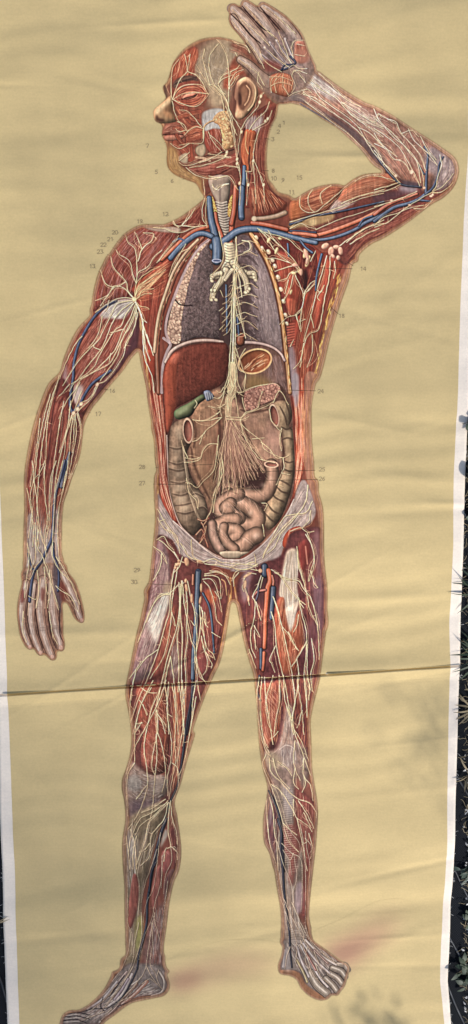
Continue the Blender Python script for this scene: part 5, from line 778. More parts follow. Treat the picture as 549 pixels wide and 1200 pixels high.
# ---- nerves: trunk ----
nerves(NT, 'E 288,650 250,600 240,550 170,470 150,400', 'E 240,550 180,580 120,560 90,480', 'E 288,655 230,590 170,575 130,630 60,660', 'E 170,580 110,660 90,690', 'E 300,560 280,510 260,430 200,390 180,360', 'E 300,560 310,500 370,460 400,410 450,365', 'E 305,510 295,370 250,320 240,280', 'E 310,430 335,360 390,310 400,270 340,265', 'E 335,360 310,300 290,260', 'E 520,180 515,210 549,235', w=1.4, tw=.9)
nerves(NT, 'F 120,200 130,220 165,222 200,170 220,110', 'F 170,215 205,180 245,120', 'F 0,235 60,240 150,265 250,230 300,225', 'F 300,60 285,130 290,190 310,215', 'F 165,222 240,230 310,222', 'F 120,200 115,180 140,170', w=1.4, tw=.4)
for p in (('E 290,655 %d,%d %d,%d %d,%d' % (a, b, c, d, e, f)) for a, b, c, d, e, f in ((300,560,360,500,440,460), (310,580,380,530,470,480), (305,600,350,550,420,500), (300,620,340,570,400,540), (310,640,350,620,390,620), (320,690,360,700,375,710), (315,640,335,600,400,590))): nerves(NT, p, w=1.3, c=(236, 196, 144), tw=.3)
nerves(NT, 'E 290,660 320,720 345,820 370,900 390,940', 'E 330,740 345,860 355,940 380,1010', 'E 340,780 340,900 350,1000 390,1100 405,1198', 'E 310,700 340,770 360,790', 'E 360,860 400,980', w=(2, 1.2), tw=.6)
fill(ell('E', 288, 652, 14, 14), (236, 206, 160), NT, edge=(1, (160, 110, 80), .6))
nerves(NT, 'E 430,430 470,380 540,300', 'E 420,440 480,360 549,280', 'F 200,360 160,380 120,440 90,520', 'F 190,330 150,400 110,480', w=1.0, tw=.4)
# nerves around the heart bed and windpipe, chains along the spine
for i, (y0, y1, y2) in enumerate(((320,312,330), (385,378,398), (465,458,492), (570,560,585), (630,625,640), (670,680,700), (730,740,755), (780,790,830), (850,870,895))):
    nerves(NT, 'G 85,%d 130,%d 165,%d 210,%d' % (y0+20, y0, y1, y2), w=1.0, tw=1.6)
nerves(NT, 'G 85,290 85,400 75,460 80,600 110,750 140,880', 'G 70,460 100,520 120,640', 'G 75,520 75,640 70,800 70,1000', 'G 120,310 160,320 165,360 130,380', 'G 75,600 85,720 110,780', w=1.6, tw=1.2)
for s in ('F 470,560 450,620 420,640', 'F 470,600 440,660 405,680', 'F 460,660 430,710 400,740', 'F 460,710 430,760 400,790', 'F 460,760 430,810 405,840', 'F 460,810 430,850 410,865', 'F 390,600 410,640', 'F 385,720 410,700', 'F 388,830 415,800'): nerves(NT, s, w=1.0, tw=1.2)
nerves(NT, 'F 385,260 400,330 410,400 390,460 340,510', 'F 455,440 500,470 530,540 540,600', 'F 480,300 490,420 470,480', 'F 360,560 340,600 330,650', 'F 400,500 385,560 350,620', w=1.1, tw=1)
CT = LB(TORSO, 'central_nerve_trunk')
for dx in (-8, 0, 7): nerves(CT, 'F %d,500 %d,700 %d,850 %d,1000 %d,1198' % (480+dx, 468+dx*1.2, 468+dx*1.6, 462+dx*2, 460+dx*3.2), w=(1.1, 1.8), tw=1.2)
strokes(pj('F 470,640 466,900 462,1100'), (.8, 1.8), (242, 214, 186), .8, L=CT)
for dx in range(-3, 4): nerves(CT, 'F %d,1020 %d,1198 I %d,150 %d,265' % (465+dx*4, 460+dx*7, 490+dx*6, 488+dx*5), w=1.5, tw=.8)
nerves(CT, 'I 490,0 470,60 460,120 440,190 450,240', 'I 500,0 520,80 540,180 549,250', 'I 500,20 530,60 549,110', 'I 490,40 440,130 400,130', 'I 470,170 420,190 370,180', 'I 460,70 440,100 420,90', w=1.3, tw=1)
# solar fan down to the gut
fan_e = [(410,640),(425,700),(440,650),(455,690),(470,660),(485,690),(500,660),(515,690),(530,670),(549,690),(570,650),(585,640),(600,625),(620,610),(640,600),(660,590),(680,580),(700,560),(640,560),(600,570),(560,600),(530,600),(500,600),(470,590),(450,560),(660,540),(700,520),(690,500)]
for i, (x, y) in enumerate(fan_e):
    for k in range(2):
        xx = x+rs.randn()*9; yy = y+rs.randn()*12; mx = 488+(xx-488)*(.42+rs.rand()*.2); my = 265+(yy-265)*.5
        nerves(CT, 'I %f,%f %f,%f %f,%f %f,%f' % (488+(xx-488)*.08+rs.randn()*7, 240+rs.rand()*40, 488+(mx-488)*.55, (265+my)/2, mx, my, xx, yy), w=(1.2, .7), c=(222, 176, 152) if k else NC, tw=.6, wig=.9, a=.75)
fill('I 470,240 500,240 520,330 560,450 600,560 560,600 500,600 460,560 455,400', (176, 112, 96), None, .30, soft=4)
nerves(NT, 'I 445,250 400,290 350,330 320,400', 'I 450,245 380,260 330,265 280,258', 'I 440,210 400,240 345,265 285,260', 'I 350,335 310,375 280,385', 'I 425,400 380,400 345,430 320,490 270,505 230,510', 'I 320,480 270,490 235,480', 'I 425,400 415,500 400,560 340,620 305,655 270,630 240,625', 'I 430,350 425,450 440,520 430,620 405,690 390,780 360,840', 'I 450,480 460,560 430,640 410,720 400,800', 'I 455,500 440,620 400,700', 'I 320,400 330,380', 'I 250,480 225,420 215,380', 'I 245,600 260,680 300,730 310,780', w=1.25, tw=.7)
nerves(NT, 'J -20,240 60,245 100,220 160,200 210,180 250,155', 'J -20,255 60,260 110,240', 'J 70,130 80,180 95,215', 'J 90,215 60,260 80,300 140,350 180,380 200,430 260,465 310,480 345,465', 'J 130,370 200,365', 'J 180,390 230,430 270,480 310,480', 'J 60,280 90,370 140,450 180,490 260,510', 'J 310,480 315,540 300,570 270,640', 'J 230,200 240,260 275,305 300,330', 'J 300,310 290,380 300,440', 'J 250,160 290,90 340,170', 'J 95,215 160,190 170,150 190,90', 'J 0,60 30,90 60,100 130,70 220,50', 'J 40,0 50,60 70,100', 'J 0,0 20,60 60,110 80,120', 'J 90,0 80,60 95,90', 'J 300,570 350,580', 'J 280,640 310,650', 'J 185,745 215,750 200,790', 'J 190,870 200,940', w=1.25, tw=.7)
nerves(NT, 'G 75,960 100,1060 140,1090 130,1198', 'G 75,1000 90,1100 60,1198', 'G 140,940 110,990 100,1060', 'G 80,930 130,1080', w=1.2, tw=.9)
for s in ('I 470,600 480,660 540,690', 'J -30,720 30,760 90,800', 'J 0,640 60,660 130,650'): nerves(NT, s, w=.8, a=.5, tw=1.5)
# chest wall side nerves
nerves(NT, 'G 210,240 260,290 320,380 400,440 450,480', 'G 220,245 330,330 420,420 460,480', 'G 240,260 380,300 440,350 480,380', 'G 460,490 400,500 380,530 330,545', 'G 440,450 370,470 310,490', 'G 400,440 320,415 270,415', 'G 420,500 400,590 360,670', 'G 430,510 470,600 480,650', 'G 460,500 440,480', 'G 549,560 490,620 470,700 440,740 380,760 340,800', 'G 470,700 460,780 465,840', 'G 430,740 450,780 490,770', 'G 270,250 300,300 350,350', 'G 480,620 520,560 549,540', 'G 520,430 549,370', 'G 400,930 420,890', 'G 390,540 370,620', w=1.35, tw=.7)
for x, y, a, b in ((420,500,16,10), (460,490,12,16), (430,450,14,10), (320,370,9,22), (275,310,10,18), (340,300,12,7), (405,610,7,16), (490,385,12,30), (500,440,10,26), (510,410,9,14)):
    fill(ell('G', x, y, a, b, 20), (222, 184, 136), NT, edge=(1.5, (140, 96, 66), .7), rnd=(2, .5))
nerves(NT, 'H 235,400 230,520 205,640 185,760 165,830 110,860 80,930 60,1050', 'H 260,430 265,480 255,530', 'H 215,400 190,490 160,590 130,720 80,900', 'H 130,860 130,960 100,1050', 'H 120,740 140,820', 'H 150,590 180,610 200,570', 'H 185,600 160,640 175,660', 'H 90,600 70,700 40,740 60,830', 'H 80,910 60,1010 20,1060', 'H 175,420 160,520 120,590 90,610', w=1.3, tw=.7)
tube(VT, 'H 185,390 170,450 155,520 150,600', (2.6, 1.6), (80, 96, 136)); tube(VT, 'H 60,310 90,350 130,380', (2, 2.6), (80, 96, 136))
for x, y, a, b, r in ((205,342,24,16,-30), (240,372,18,26,10), (270,348,20,12,0), (295,370,14,24,-10), (282,410,12,14,0), (250,400,16,10,40), (95,390,12,34,-20), (100,430,9,24,10), (30,455,20,10,10), (65,495,10,20,0)):
    fill(ell('H', x, y, a, b, r), (206, 152, 130), LB(TORSO, 'lymph_node'), edge=(1.6, (140, 90, 80), .8), rnd=(2, .6))
fill(ell('H', 268, 380, 14, 14), (90, 44, 44), None, .8, soft=.8)
# groin fascia nerves
nerves(NT, 'I 75,780 120,860 160,920 195,990 205,1040', 'I 75,830 110,890 150,920', 'I 130,900 180,930 200,980', 'I 70,960 110,940 140,990 170,1020', 'I 270,960 280,1050 310,1080', 'I 210,980 260,1060 320,1080 350,1095', 'I 340,1090 400,1070 450,1090 549,1100', 'I 350,1100 450,1110 549,1130', 'I 220,1060 200,1120 170,1150', 'I 90,850 120,840', w=1.2, tw=.9)
nerves(NT, 'J 480,735 440,800 330,820 280,880 240,960 190,1050', 'J 455,640 440,740 380,830 300,920 260,1000 215,1040', 'J 190,1065 220,1000 290,910 400,800', 'J 350,910 410,890 450,915 490,910', 'J 470,790 460,850 420,890', 'J 450,920 480,1010 490,1100 460,1198', 'J 390,1000 400,1090 430,1198', 'J 150,1110 60,1100 0,1120', 'J 150,1090 140,1040', 'J 160,1100 100,1130 30,1130', 'J 240,1130 300,1170 360,1190', w=1.2, tw=.7)
# skin cut edge drawn last over the fibres: a brown hairline, a tan band and an ochre inner line
wd = np.full((CH, CW), 1.0, np.float32)                               # narrower on the face, hands and feet
for k, v in (('head', .5), ('rhand', .34), ('lhand', .34), ('lfoot', .7), ('rfoot', .6)):
    r = R[k]; h, w = r.m.shape; wd[r.y:r.y+h, r.x:r.x+w] = np.where(r.m > .5, v, wd[r.y:r.y+h, r.x:r.x+w])
wd = blur(wd, 6)*(1+.35*vnoise(0, 0, CW, CH, 60, 60, 21))
face = np.clip((P('A 200,0')[0][0]-(np.arange(CW)/S+OX))/6, 0, 1)[None]*np.clip((230-(np.arange(CH)/S+OY))/10, 0, 1)[:, None]
dd = dist/np.maximum(wd, .15)
st = [(0, (128, 98, 58)), (1.2, (140, 106, 66)), (2.4, (168, 134, 100)), (4.6, (158, 118, 94)), (6, (138, 94, 74)), (7.2, (180, 132, 82)), (8.6, (126, 68, 48)), (13, (96, 50, 42))]
rc = np.stack([np.interp(dd, [a for a, _ in st], [b[k]/255 for _, b in st]) for k in range(3)], -1).astype(np.float32)
ra = np.interp(dd, [0, 5.5, 7.4, 8.6, 10, 14], [.9, .8, .62, .42, .22, 0]).astype(np.float32)*(1-.85*face)
isn = np.zeros(len(LABS)+60, bool)
for i_, (a_, b_) in enumerate(LABS):
    if b_ in ('nerve_network', 'vein', 'artery', 'fingernail', 'lip', 'nose', 'ear', 'chin'): isn[i_] = True
ra = ra*np.where(isn[lab], .35, 1)*np.where(dd < 3, 1, 1)
cv = cv*(1-(ra*body)[..., None])+rc*(ra*body)[..., None]
for q in GROW: h, w = q.m.shape; v_ = body[q.y:q.y+h, q.x:q.x+w]; np.maximum(v_, q.m, out=v_)
lab[(body < .4) & (lab != LB('printed_foot_shadow'))] = 0
cv = (paper_layer*(1-body[..., None])+cv*body[..., None]).astype(np.float32)
# =========================== figure numbers and their leader lines ===========================
DG = {'0': [[(0,1),(0,5),(1,6),(3,6),(4,5),(4,1),(3,0),(1,0),(0,1)]], '1': [[(1,1),(2.4,0),(2.4,6)]], '2': [[(0,1),(1,0),(3,0),(4,1),(4,2.4),(0,6),(4,6)]],
      '3': [[(0,0),(4,0),(2,2.4),(3.4,2.8),(4,4),(3.4,5.6),(2,6),(0,5.4)]], '4': [[(3,6),(3,0),(0,4),(4.2,4)]], '5': [[(3.8,0),(.6,0),(.4,2.6),(2.6,2.3),(4,3.6),(3.6,5.4),(2,6),(0,5.5)]],
      '6': [[(3.4,.2),(1.4,1.2),(.2,3.6),(.5,5.4),(2,6),(3.6,5.4),(3.8,3.8),(2.4,2.8),(.6,3.6)]], '7': [[(0,0),(4,0),(1.6,6)]], '8': [[(2,2.8),(.5,2),(.5,.8),(2,0),(3.5,.8),(3.5,2),(2,2.8),(.2,4),(.4,5.4),(2,6),(3.6,5.4),(3.8,4),(2,2.8)]],
      '9': [[(.6,5.8),(2.6,4.8),(3.8,2.4),(3.5,.6),(2,0),(.4,.6),(.2,2.2),(1.6,3.2),(3.4,2.4)]]}
INK = (62, 50, 40)
def number(t, x, y, leads, k=.70):
    L = LB('printed_number_%s' % t, None); w = len(t)*5.2*k-1.2*k
    for i, ch_ in enumerate(t):
        for ln in DG[ch_]: strokes([np.array([(x-w/2+i*5.2*k+a*k, y-3*k+b*k) for a, b in ln], np.float32)], .7, INK, .62, raw=False, L=L, cut=.3)
    for a, b, c, d in leads:
        n = max(2, int(math.hypot(c-a, d-b)/1.1))
        on = lab[int((b+d)/2*S-OY*S), int((a+c)/2*S-OX*S)]
        for j in range(0, n, 2 if on == 0 else 1):
            u, v = j/n, min(1, (j+1)/n)
            strokes([np.array([(a+(c-a)*u, b+(d-b)*u), (a+(c-a)*v, b+(d-b)*v)], np.float32)], .6, INK, .6 if j*2 < n else .5)
for t, x, y, l in (('7',173,171,[(177,170,194,167)]), ('5',183.6,201.5,[(187,201,200,199)]), ('6',202,212,[(206,212,219,209)]), ('12',194,251,[(197,252,204,254)]),
    ('19',164,259.5,[(167,261,176,264)]), ('20',135,272.5,[(139,273,147,277)]), ('21',129.7,280.5,[(133,281,141,285)]), ('22',121.6,287,[(126,288,136,292)]), ('23',117.6,295,[(121,296,130,300)]),
    ('13',108.4,312,[(111,313,120,322)]), ('1',333,143,[(331,141,324,137)]), ('4',328,147,[(325,147,317,146)]), ('2',326.5,154,[(323,153,315,151)]), ('3',320,163,[(317,163,310,162)]),
    ('8',320.5,200,[(317,200,308,200)]), ('10',321,209,[]), ('9',332,211,[(330,214,324,222)]), ('15',351,208,[(350,212,345,228)]), ('11',342,225,[(343,228,345,232)]),
    ('14',425.8,315,[(421,315,400,315),(418,314,405,306),(400,315,372,314)]), ('18',400.5,370,[(397,368,388,360)]), ('16',132,458,[(128,457,118,455)]), ('17',115.7,485,[(112,485,100,482)]),
    ('28',167,547,[(171,547,186,548),(225,545,250,544)]), ('27',167,566,[(171,567,186,567),(186,567,228,568)]), ('24',376,458.5,[(372,458,330,457)]), ('25',377.6,550,[(373,551,330,552),(330,552,286,553)]),
    ('26',377.6,561,[(373,562,290,563)]), ('29',161,667.7,[(165,668,182,667)]), ('30',157.6,681.7,[(161,683,180,684),(180,684,206,685)])): number(t, x, y, l)
# small foxing specks, and the ink's overall mellow cast
for x, y, a, b in ((463,392,2.5,-1.5), (513,290,.6,8), (432.7,1010,.8,.8), (94,973,.8,1), (510,303,1,4)): strokes([np.array([(x, y), (x+a, y+b)], np.float32)], .7, (96, 78, 50), .6)
m = body[..., None]; lum = (cv*[.3, .59, .11]).sum(-1, keepdims=True)
g = lum+(cv-lum)*.78; g = g*[1.11, 1.04, .95]+[.014, .012, .004]; g = g*(np.maximum(lum, .02)/.5)**.07
blu = np.clip((g[..., 2]-g[..., 0])*5, 0, 1)[..., None]*.42; lg = (g*[.3, .59, .11]).sum(-1, keepdims=True); g = g*(1-blu)+lg*blu*[.98, 1.0, 1.06]
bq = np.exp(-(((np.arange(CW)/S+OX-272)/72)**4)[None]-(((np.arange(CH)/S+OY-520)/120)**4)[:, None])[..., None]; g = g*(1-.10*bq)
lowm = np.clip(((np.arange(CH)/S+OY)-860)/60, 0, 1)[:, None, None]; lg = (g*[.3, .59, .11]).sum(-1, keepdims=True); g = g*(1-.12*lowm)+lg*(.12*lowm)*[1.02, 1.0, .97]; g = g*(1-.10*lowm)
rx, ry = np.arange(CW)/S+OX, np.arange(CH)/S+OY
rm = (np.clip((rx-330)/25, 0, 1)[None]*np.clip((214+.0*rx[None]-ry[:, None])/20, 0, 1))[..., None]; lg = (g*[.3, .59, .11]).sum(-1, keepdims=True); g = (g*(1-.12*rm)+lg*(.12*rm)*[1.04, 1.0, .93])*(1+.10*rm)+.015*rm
cs_ = vnoise(0, 0, CW, CH, 3, 20, 41)+.7*vnoise(0, 0, CW, CH, 7, 9, 42); g = g*(1+.15*cs_[..., None])
bl = np.stack([blur(np.ascontiguousarray(g[..., k]), 3) for k in range(3)], -1); g = np.clip(g+.55*(g-bl), .03, .97)
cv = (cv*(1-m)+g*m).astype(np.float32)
gr = np.random.RandomState(5).randn(CH, CW).astype(np.float32)
cv *= (1+.035*blur(gr, 1)[..., None]*2*m)+(m*.10*(tone[..., None]))
# =========================== from the print to real sheets ===========================
K_ = 2*math.tan(FOV/2)/1200
def px2w(x, y, z=0.0):                       # photo tracing coordinates -> metres on a level plane at height z
    a = (np.asarray(x, float)-274.5)*K_; b = -(np.asarray(y, float)-600)*K_
    c, s = math.cos(TILT), math.sin(TILT)
    dx, dy, dz = a, b*c-s, -(b*s+c)          # camera turned by -TILT about X
    t = (z-HGT)/dz
    return dx*t, dy*t
Z0 = .006
def fold_y(x): return 812.5-x*.0635
LW = [(-80,-37), (0,-33), (560,-14), (700,-7), (800,-2), (950,0), (1080,4), (1200,9), (1290,12)]
LI = [(-80,-21), (0,-18), (560,0), (640,3), (800,9.5), (1000,16), (1200,23), (1290,26)]
RI = [(-80,556), (0,553), (176,548.5), (260,543.5), (360,540), (480,536), (560,532), (640,531), (740,527), (800,527.5), (860,525.5), (1000,523.5), (1060,520), (1110,517), (1150,516), (1200,521), (1290,522)]
RW = [(-80,572), (0,567), (300,554), (480,549), (560,545.5), (640,543), (740,540), (775,539.5), (860,536.5), (960,533.5), (1010,532), (1060,529), (1110,527), (1150,525), (1200,529), (1290,531)]
ip = lambda L, y: np.interp(y, [a for a, _ in L], [b for _, b in L])
hr = np.random.RandomState(4)
WR = [(hr.rand()*600-20, hr.rand()*1350-70, 25+hr.rand()*110, 3+hr.rand()*9, hr.randn()*.22-.06, hr.randn()*.34) for _ in range(210)]
WR += [(hr.rand()*600-20, hr.rand()*1350-70, 90+hr.rand()*160, 14+hr.rand()*26, hr.randn()*.12-.06, hr.randn()*1.5) for _ in range(46)]
WR += [(500,868,60,1.6,-.12,.5), (470,700,90,6,-.05,.8), (95,1062,16,2,-.5,.35), (470,1098,70,3,-.06,.5), (60,1100,70,6,-.1,-1.0), (70,742,120,7,-.03,1.0), (60,560,120,9,-.2,.9), (100,300,120,12,.05,-.9),
       (470,560,80,8,.06,1.0), (480,600,70,6,-.05,-.8), (520,590,40,4,0,.6), (450,480,90,12,.1,-.8), (420,110,120,10,.02,.5), (500,155,70,7,.03,-.5), (440,500,60,4,.2,.4), (360,850,150,12,-.05,.7), (440,1010,100,8,-.05,.6)]
def height(x, y):                            # lie of the sheet, metres
    x = np.asarray(x, np.float32); y = np.asarray(y, np.float32); h = np.zeros(np.broadcast(x, y).shape, np.float32)
    for cx, cy, lx, ly, sl_, a in WR:
        v = (y-cy-sl_*(x-cx))/ly; u = (x-cx)/lx
        h += (a*.0022)*np.exp(-v*v-u*u)
    wx_ = 9*np.sin(x/88.+1.3)+6*np.sin(x/37.+y/160.)+.07*x; am = .5+.5*np.sin(x/130.+y/95.)*np.sin(y/170.-x/300.+.7)
    am = am*(.45+.75*np.clip((y-430)/120., 0, 1)*np.clip((x-60)/260., .25, 1)); h += .00095*am*np.sin((y+wx_)/4.1)*(.6+.4*np.sin(y/29.+x/200.))+.0007*am*np.sin((y+1.4*wx_)/9.3+1)
    d = y-fold_y(x)
    h += .0062*np.where(d < 0, np.exp(-(d/11.)**2)*.75+.0, 0)
    kk = .55+.45*np.sin(x/31.+.5)*np.sin(x/83.)+.15*np.sin(x/9.); d = d+.5*np.sin(x/60.)
    f = np.interp(d, [0, .7, 1.5, 3.2, 14.5, 17.5], [.75, 0, .45, .96, .10, 0])-.45*np.clip(kk, 0, 1)*np.exp(-((d-.8)/.5)**2); h += .0062*np.where(d >= 0, f, 0)
    h += .0012*np.sin(x/95.+y/210.)*np.sin(y/150.+1)
    ed = np.maximum(0, 1-(ip(RW, y)-x)/40.); h += .0016*ed*ed*np.sin(y/37.+1)*.5
    return h+Z0
def cloth(name, X, Y, zoff, mask=None, colr=None, mat=None, parent=None):
    """a sheet over a grid of tracing coordinates X, Y (2-D)"""
    H_, W_ = X.shape; wx, wy = px2w(X, Y, Z0)
    V = np.stack([wx, wy, height(X, Y)+zoff], -1).reshape(-1, 3).astype(np.float32)
    idx = np.arange(H_*W_).reshape(H_, W_)
    q = np.stack([idx[:-1, :-1], idx[1:, :-1], idx[1:, 1:], idx[:-1, 1:]], -1)
    q = q[mask] if mask is not None else q.reshape(-1, 4)
    used, inv = np.unique(q, return_inverse=True)
    return mesh_np(name, V[used], inv.reshape(-1, 4), None if colr is None else colr.reshape(-1, 3)[used], mat, parent)
def mesh_np(name, V, Q, colr, mat, parent, smooth=True):
    me = bpy.data.meshes.new(name); k = Q.shape[1]
    me.vertices.add(len(V)); me.vertices.foreach_set('co', np.asarray(V, np.float32).ravel())
    me.loops.add(Q.size); me.loops.foreach_set('vertex_index', Q.astype(np.int32).ravel())
    me.polygons.add(len(Q)); me.polygons.foreach_set('loop_start', np.arange(0, Q.size, k, dtype=np.int32))
    if smooth: me.polygons.foreach_set('use_smooth', np.ones(len(Q), bool))
    if colr is not None:
        at = me.color_attributes.new('print', 'FLOAT_COLOR', 'POINT')
        at.data.foreach_set('color', np.concatenate([colr, np.ones((len(colr), 1))], 1).astype(np.float32).ravel())
    me.update(); me.validate()
    if mat: me.materials.append(mat)
    o = bpy.data.objects.new(name, me); C.objects.link(o); o.parent = parent
    return o
lin = lambda c: np.where(c <= .04045, c/12.92, ((np.maximum(c, 0)+.055)/1.055)**2.4)
def paper_mat(name, colour=None, attr=False, rough=.66, weave=.25):
    m = bpy.data.materials.new(name); m.use_nodes = True; n = m.node_tree.nodes; l = m.node_tree.links; b = n['Principled BSDF']
    tc = n.new('ShaderNodeTexCoord'); N1 = n.new('ShaderNodeTexNoise'); N1.inputs['Scale'].default_value = 9; N1.inputs['Detail'].default_value = 6
    N2 = n.new('ShaderNodeTexNoise'); N2.inputs['Scale'].default_value = 260; N2.inputs['Detail'].default_value = 3
    mp = n.new('ShaderNodeMapping'); mp.inputs['Scale'].default_value = (1, 5, 1); N3 = n.new('ShaderNodeTexNoise'); N3.inputs['Scale'].default_value = 55; N3.inputs['Detail'].default_value = 4
    l.new(tc.outputs['Object'], mp.inputs[0]); l.new(mp.outputs[0], N3.inputs['Vector'])
    for q in (N1, N2): l.new(tc.outputs['Object'], q.inputs['Vector'])
    def mr(src, a, bb):
        r = n.new('ShaderNodeMapRange'); r.inputs['From Min'].default_value = .3; r.inputs['From Max'].default_value = .7; r.inputs['To Min'].default_value = a; r.inputs['To Max'].default_value = bb; l.new(src.outputs['Fac'], r.inputs['Value']); return r
    def mul(a, bb):
        q = n.new('ShaderNodeMath'); q.operation = 'MULTIPLY'; l.new(a.outputs[0], q.inputs[0]); l.new(bb.outputs[0], q.inputs[1]); return q
    f = mul(mul(mr(N1, .945, 1.04), mr(N2, .955, 1.04)), mr(N3, .975, 1.025))
    sc_ = n.new('ShaderNodeVectorMath'); sc_.operation = 'SCALE'; l.new(f.outputs[0], sc_.inputs['Scale'])
    if attr:
        a = n.new('ShaderNodeAttribute'); a.attribute_name = 'print'; l.new(a.outputs['Color'], sc_.inputs[0])
    else: sc_.inputs[0].default_value = colour
    l.new(sc_.outputs[0], b.inputs['Base Color']); b.inputs['Roughness'].default_value = rough; b.inputs['Specular IOR Level'].default_value = .10
    W1 = n.new('ShaderNodeTexWave'); W1.inputs['Scale'].default_value = 330; W1.bands_direction = 'X'; W2 = n.new('ShaderNodeTexWave'); W2.inputs['Scale'].default_value = 330; W2.bands_direction = 'Y'
    ad = n.new('ShaderNodeMath'); ad.operation = 'ADD'; l.new(tc.outputs['Object'], W1.inputs[0]); l.new(tc.outputs['Object'], W2.inputs[0]); l.new(W1.outputs['Fac'], ad.inputs[0]); l.new(W2.outputs['Fac'], ad.inputs[1])
    ad2 = n.new('ShaderNodeMath'); ad2.operation = 'ADD'; l.new(ad.outputs[0], ad2.inputs[0]); l.new(N3.outputs['Fac'], ad2.inputs[1])
    bp = n.new('ShaderNodeBump'); bp.inputs['Strength'].default_value = weave; bp.inputs['Distance'].default_value = .0004; l.new(ad2.outputs[0], bp.inputs['Height']); l.new(bp.outputs[0], b.inputs['Normal'])
    return m
MP = paper_mat('printed_ink', attr=True)
MF = paper_mat('ochre_printed_paper', colour=tuple(float(v) for v in lin(PAPER)))
MW = paper_mat('white_paper_margin', colour=(.86, .75, .62))
def tag(o, label, cat=None, group=None, kind=None):
    if label: o['label'] = label
    if cat: o['category'] = cat
    if group: o['group'] = group
    if kind: o['kind'] = kind
    return o
root = bpy.data.objects.new('anatomy_chart', None); C.objects.link(root); root.empty_display_size = .2
tag(root, 'long paper chart of a standing man, muscles and organs laid bare, spread on black fabric', 'wall chart')
ys = np.concatenate([np.arange(-80, 780, 2.0), np.arange(780, 832, .5), np.arange(832, 1290, 2.0)]); us = np.linspace(0, 1, 190)
def sheet(L, Rr, name, zoff, mat, nu=190):
    U = np.linspace(0, 1, nu)[None]; Y = np.repeat(ys[:, None], nu, 1)
    a, b = ip(L, ys)[:, None], ip(Rr, ys)[:, None]; X = a+(b-a)*U
    # follow the fold line so that its lip is crisp all the way across
    Y = Y+np.where(True, (fold_y(X)-fold_y(267))*np.exp(-((Y-fold_y(267))/60.)**2), 0)
    return cloth(name, X, Y, zoff, mat=mat, parent=root)
base = sheet(LW, RW, 'paper_backing', 0, MW)
md = base.modifiers.new('t', 'SOLIDIFY'); md.thickness = .0009; md.offset = -1
sheet(LI, RI, 'printed_background', .00025, MF)
# figure regions, tiled edge to edge just proud of the printed background
Yc, Xc = np.mgrid[0:CH, 0:CW]
Xc = (Xc+.5)/S+OX; Yc = (Yc+.5)/S+OY
cl = lin(np.clip(cv, 0, 1))
inside = (Xc > ip(LI, Yc)+1) & (Xc < ip(RI, Yc)-1)
lab[~inside] = 0
# soft edge: the part owns two pixels of paper around it so that its border blends
grow = lab.copy()
for _ in range(2):
    for ax, d in ((0, 1), (0, -1), (1, 1), (1, -1)):
        r_ = np.roll(grow, d, ax); z = (grow == 0) & (r_ != 0); grow[z] = r_[z]
lab = grow; lf = lab[:-1, :-1]
sizes = np.bincount(lf.ravel(), minlength=len(LABS))
nice = {'printed_torso': 'front of the trunk cut open to show lungs, liver and gut', 'printed_head': 'head in profile with closed eye and face muscles bare', 'printed_raised_arm': 'arm bent up with the palm behind the head',
        'printed_lowered_arm': 'arm hanging straight with its back of hand showing', 'printed_striding_leg': 'leg stepping out with its foot pointing away', 'printed_standing_leg': 'straight leg with its toes spread toward the viewer'}
holders = {}
def cells_of(i):
    mk = lf == i; ysx, xsx = np.nonzero(mk)
    if len(ysx) < 6: return None
    a, b, c, d = ysx.min(), ysx.max()+2, xsx.min(), xsx.max()+2
    return mk[a:b-1, c:d-1], slice(a, b), slice(c, d)
for i in range(1, len(LABS)):
    part, sub = LABS[i]; r = cells_of(i)
    if r is None: continue
    mk, sy, sx = r
    nm = 'printed_number' if part.startswith('printed_number_') else part
    par = root if sub is None else holders.get(part, root)
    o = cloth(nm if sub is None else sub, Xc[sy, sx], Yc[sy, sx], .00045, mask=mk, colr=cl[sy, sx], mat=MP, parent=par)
    if sub is None:
        holders[part] = o
        if nm == 'printed_number': o['label'] = 'small printed figure number %s with its thin leader line' % part.split('_')[-1]
        elif part in nice: o['label'] = nice[part]
# paper the number marks and soot specks leave on the bare background keep their own colour there too
def curve_strip(pts, w, z): 
    pts = np.array(pts, float); d = np.gradient(pts, axis=0); nrm = np.stack([-d[:, 1], d[:, 0]], 1); nrm /= np.maximum(np.hypot(*nrm.T), 1e-6)[:, None]
    return pts+nrm*w*.5, pts-nrm*w*.5
def tube3(V, Q, P3, r, k=5):                 # low tube along 3-D points
    P3 = np.array(P3, float); n0 = len(V); T = np.gradient(P3, axis=0); T /= np.maximum(np.linalg.norm(T, axis=1), 1e-9)[:, None]
    up = np.array([.3, .2, 1.]); A = np.cross(T, up); A /= np.maximum(np.linalg.norm(A, axis=1), 1e-9)[:, None]; B = np.cross(T, A)
    r = np.broadcast_to(r, (len(P3),))
    for i in range(len(P3)):
        for j in range(k): an = 2*math.pi*j/k; V.append(P3[i]+r[i]*(A[i]*math.cos(an)+B[i]*math.sin(an)))
    for i in range(len(P3)-1):
        for j in range(k): a = n0+i*k+j; b = n0+i*k+(j+1) % k; Q.append((a, b, b+k, a+k))
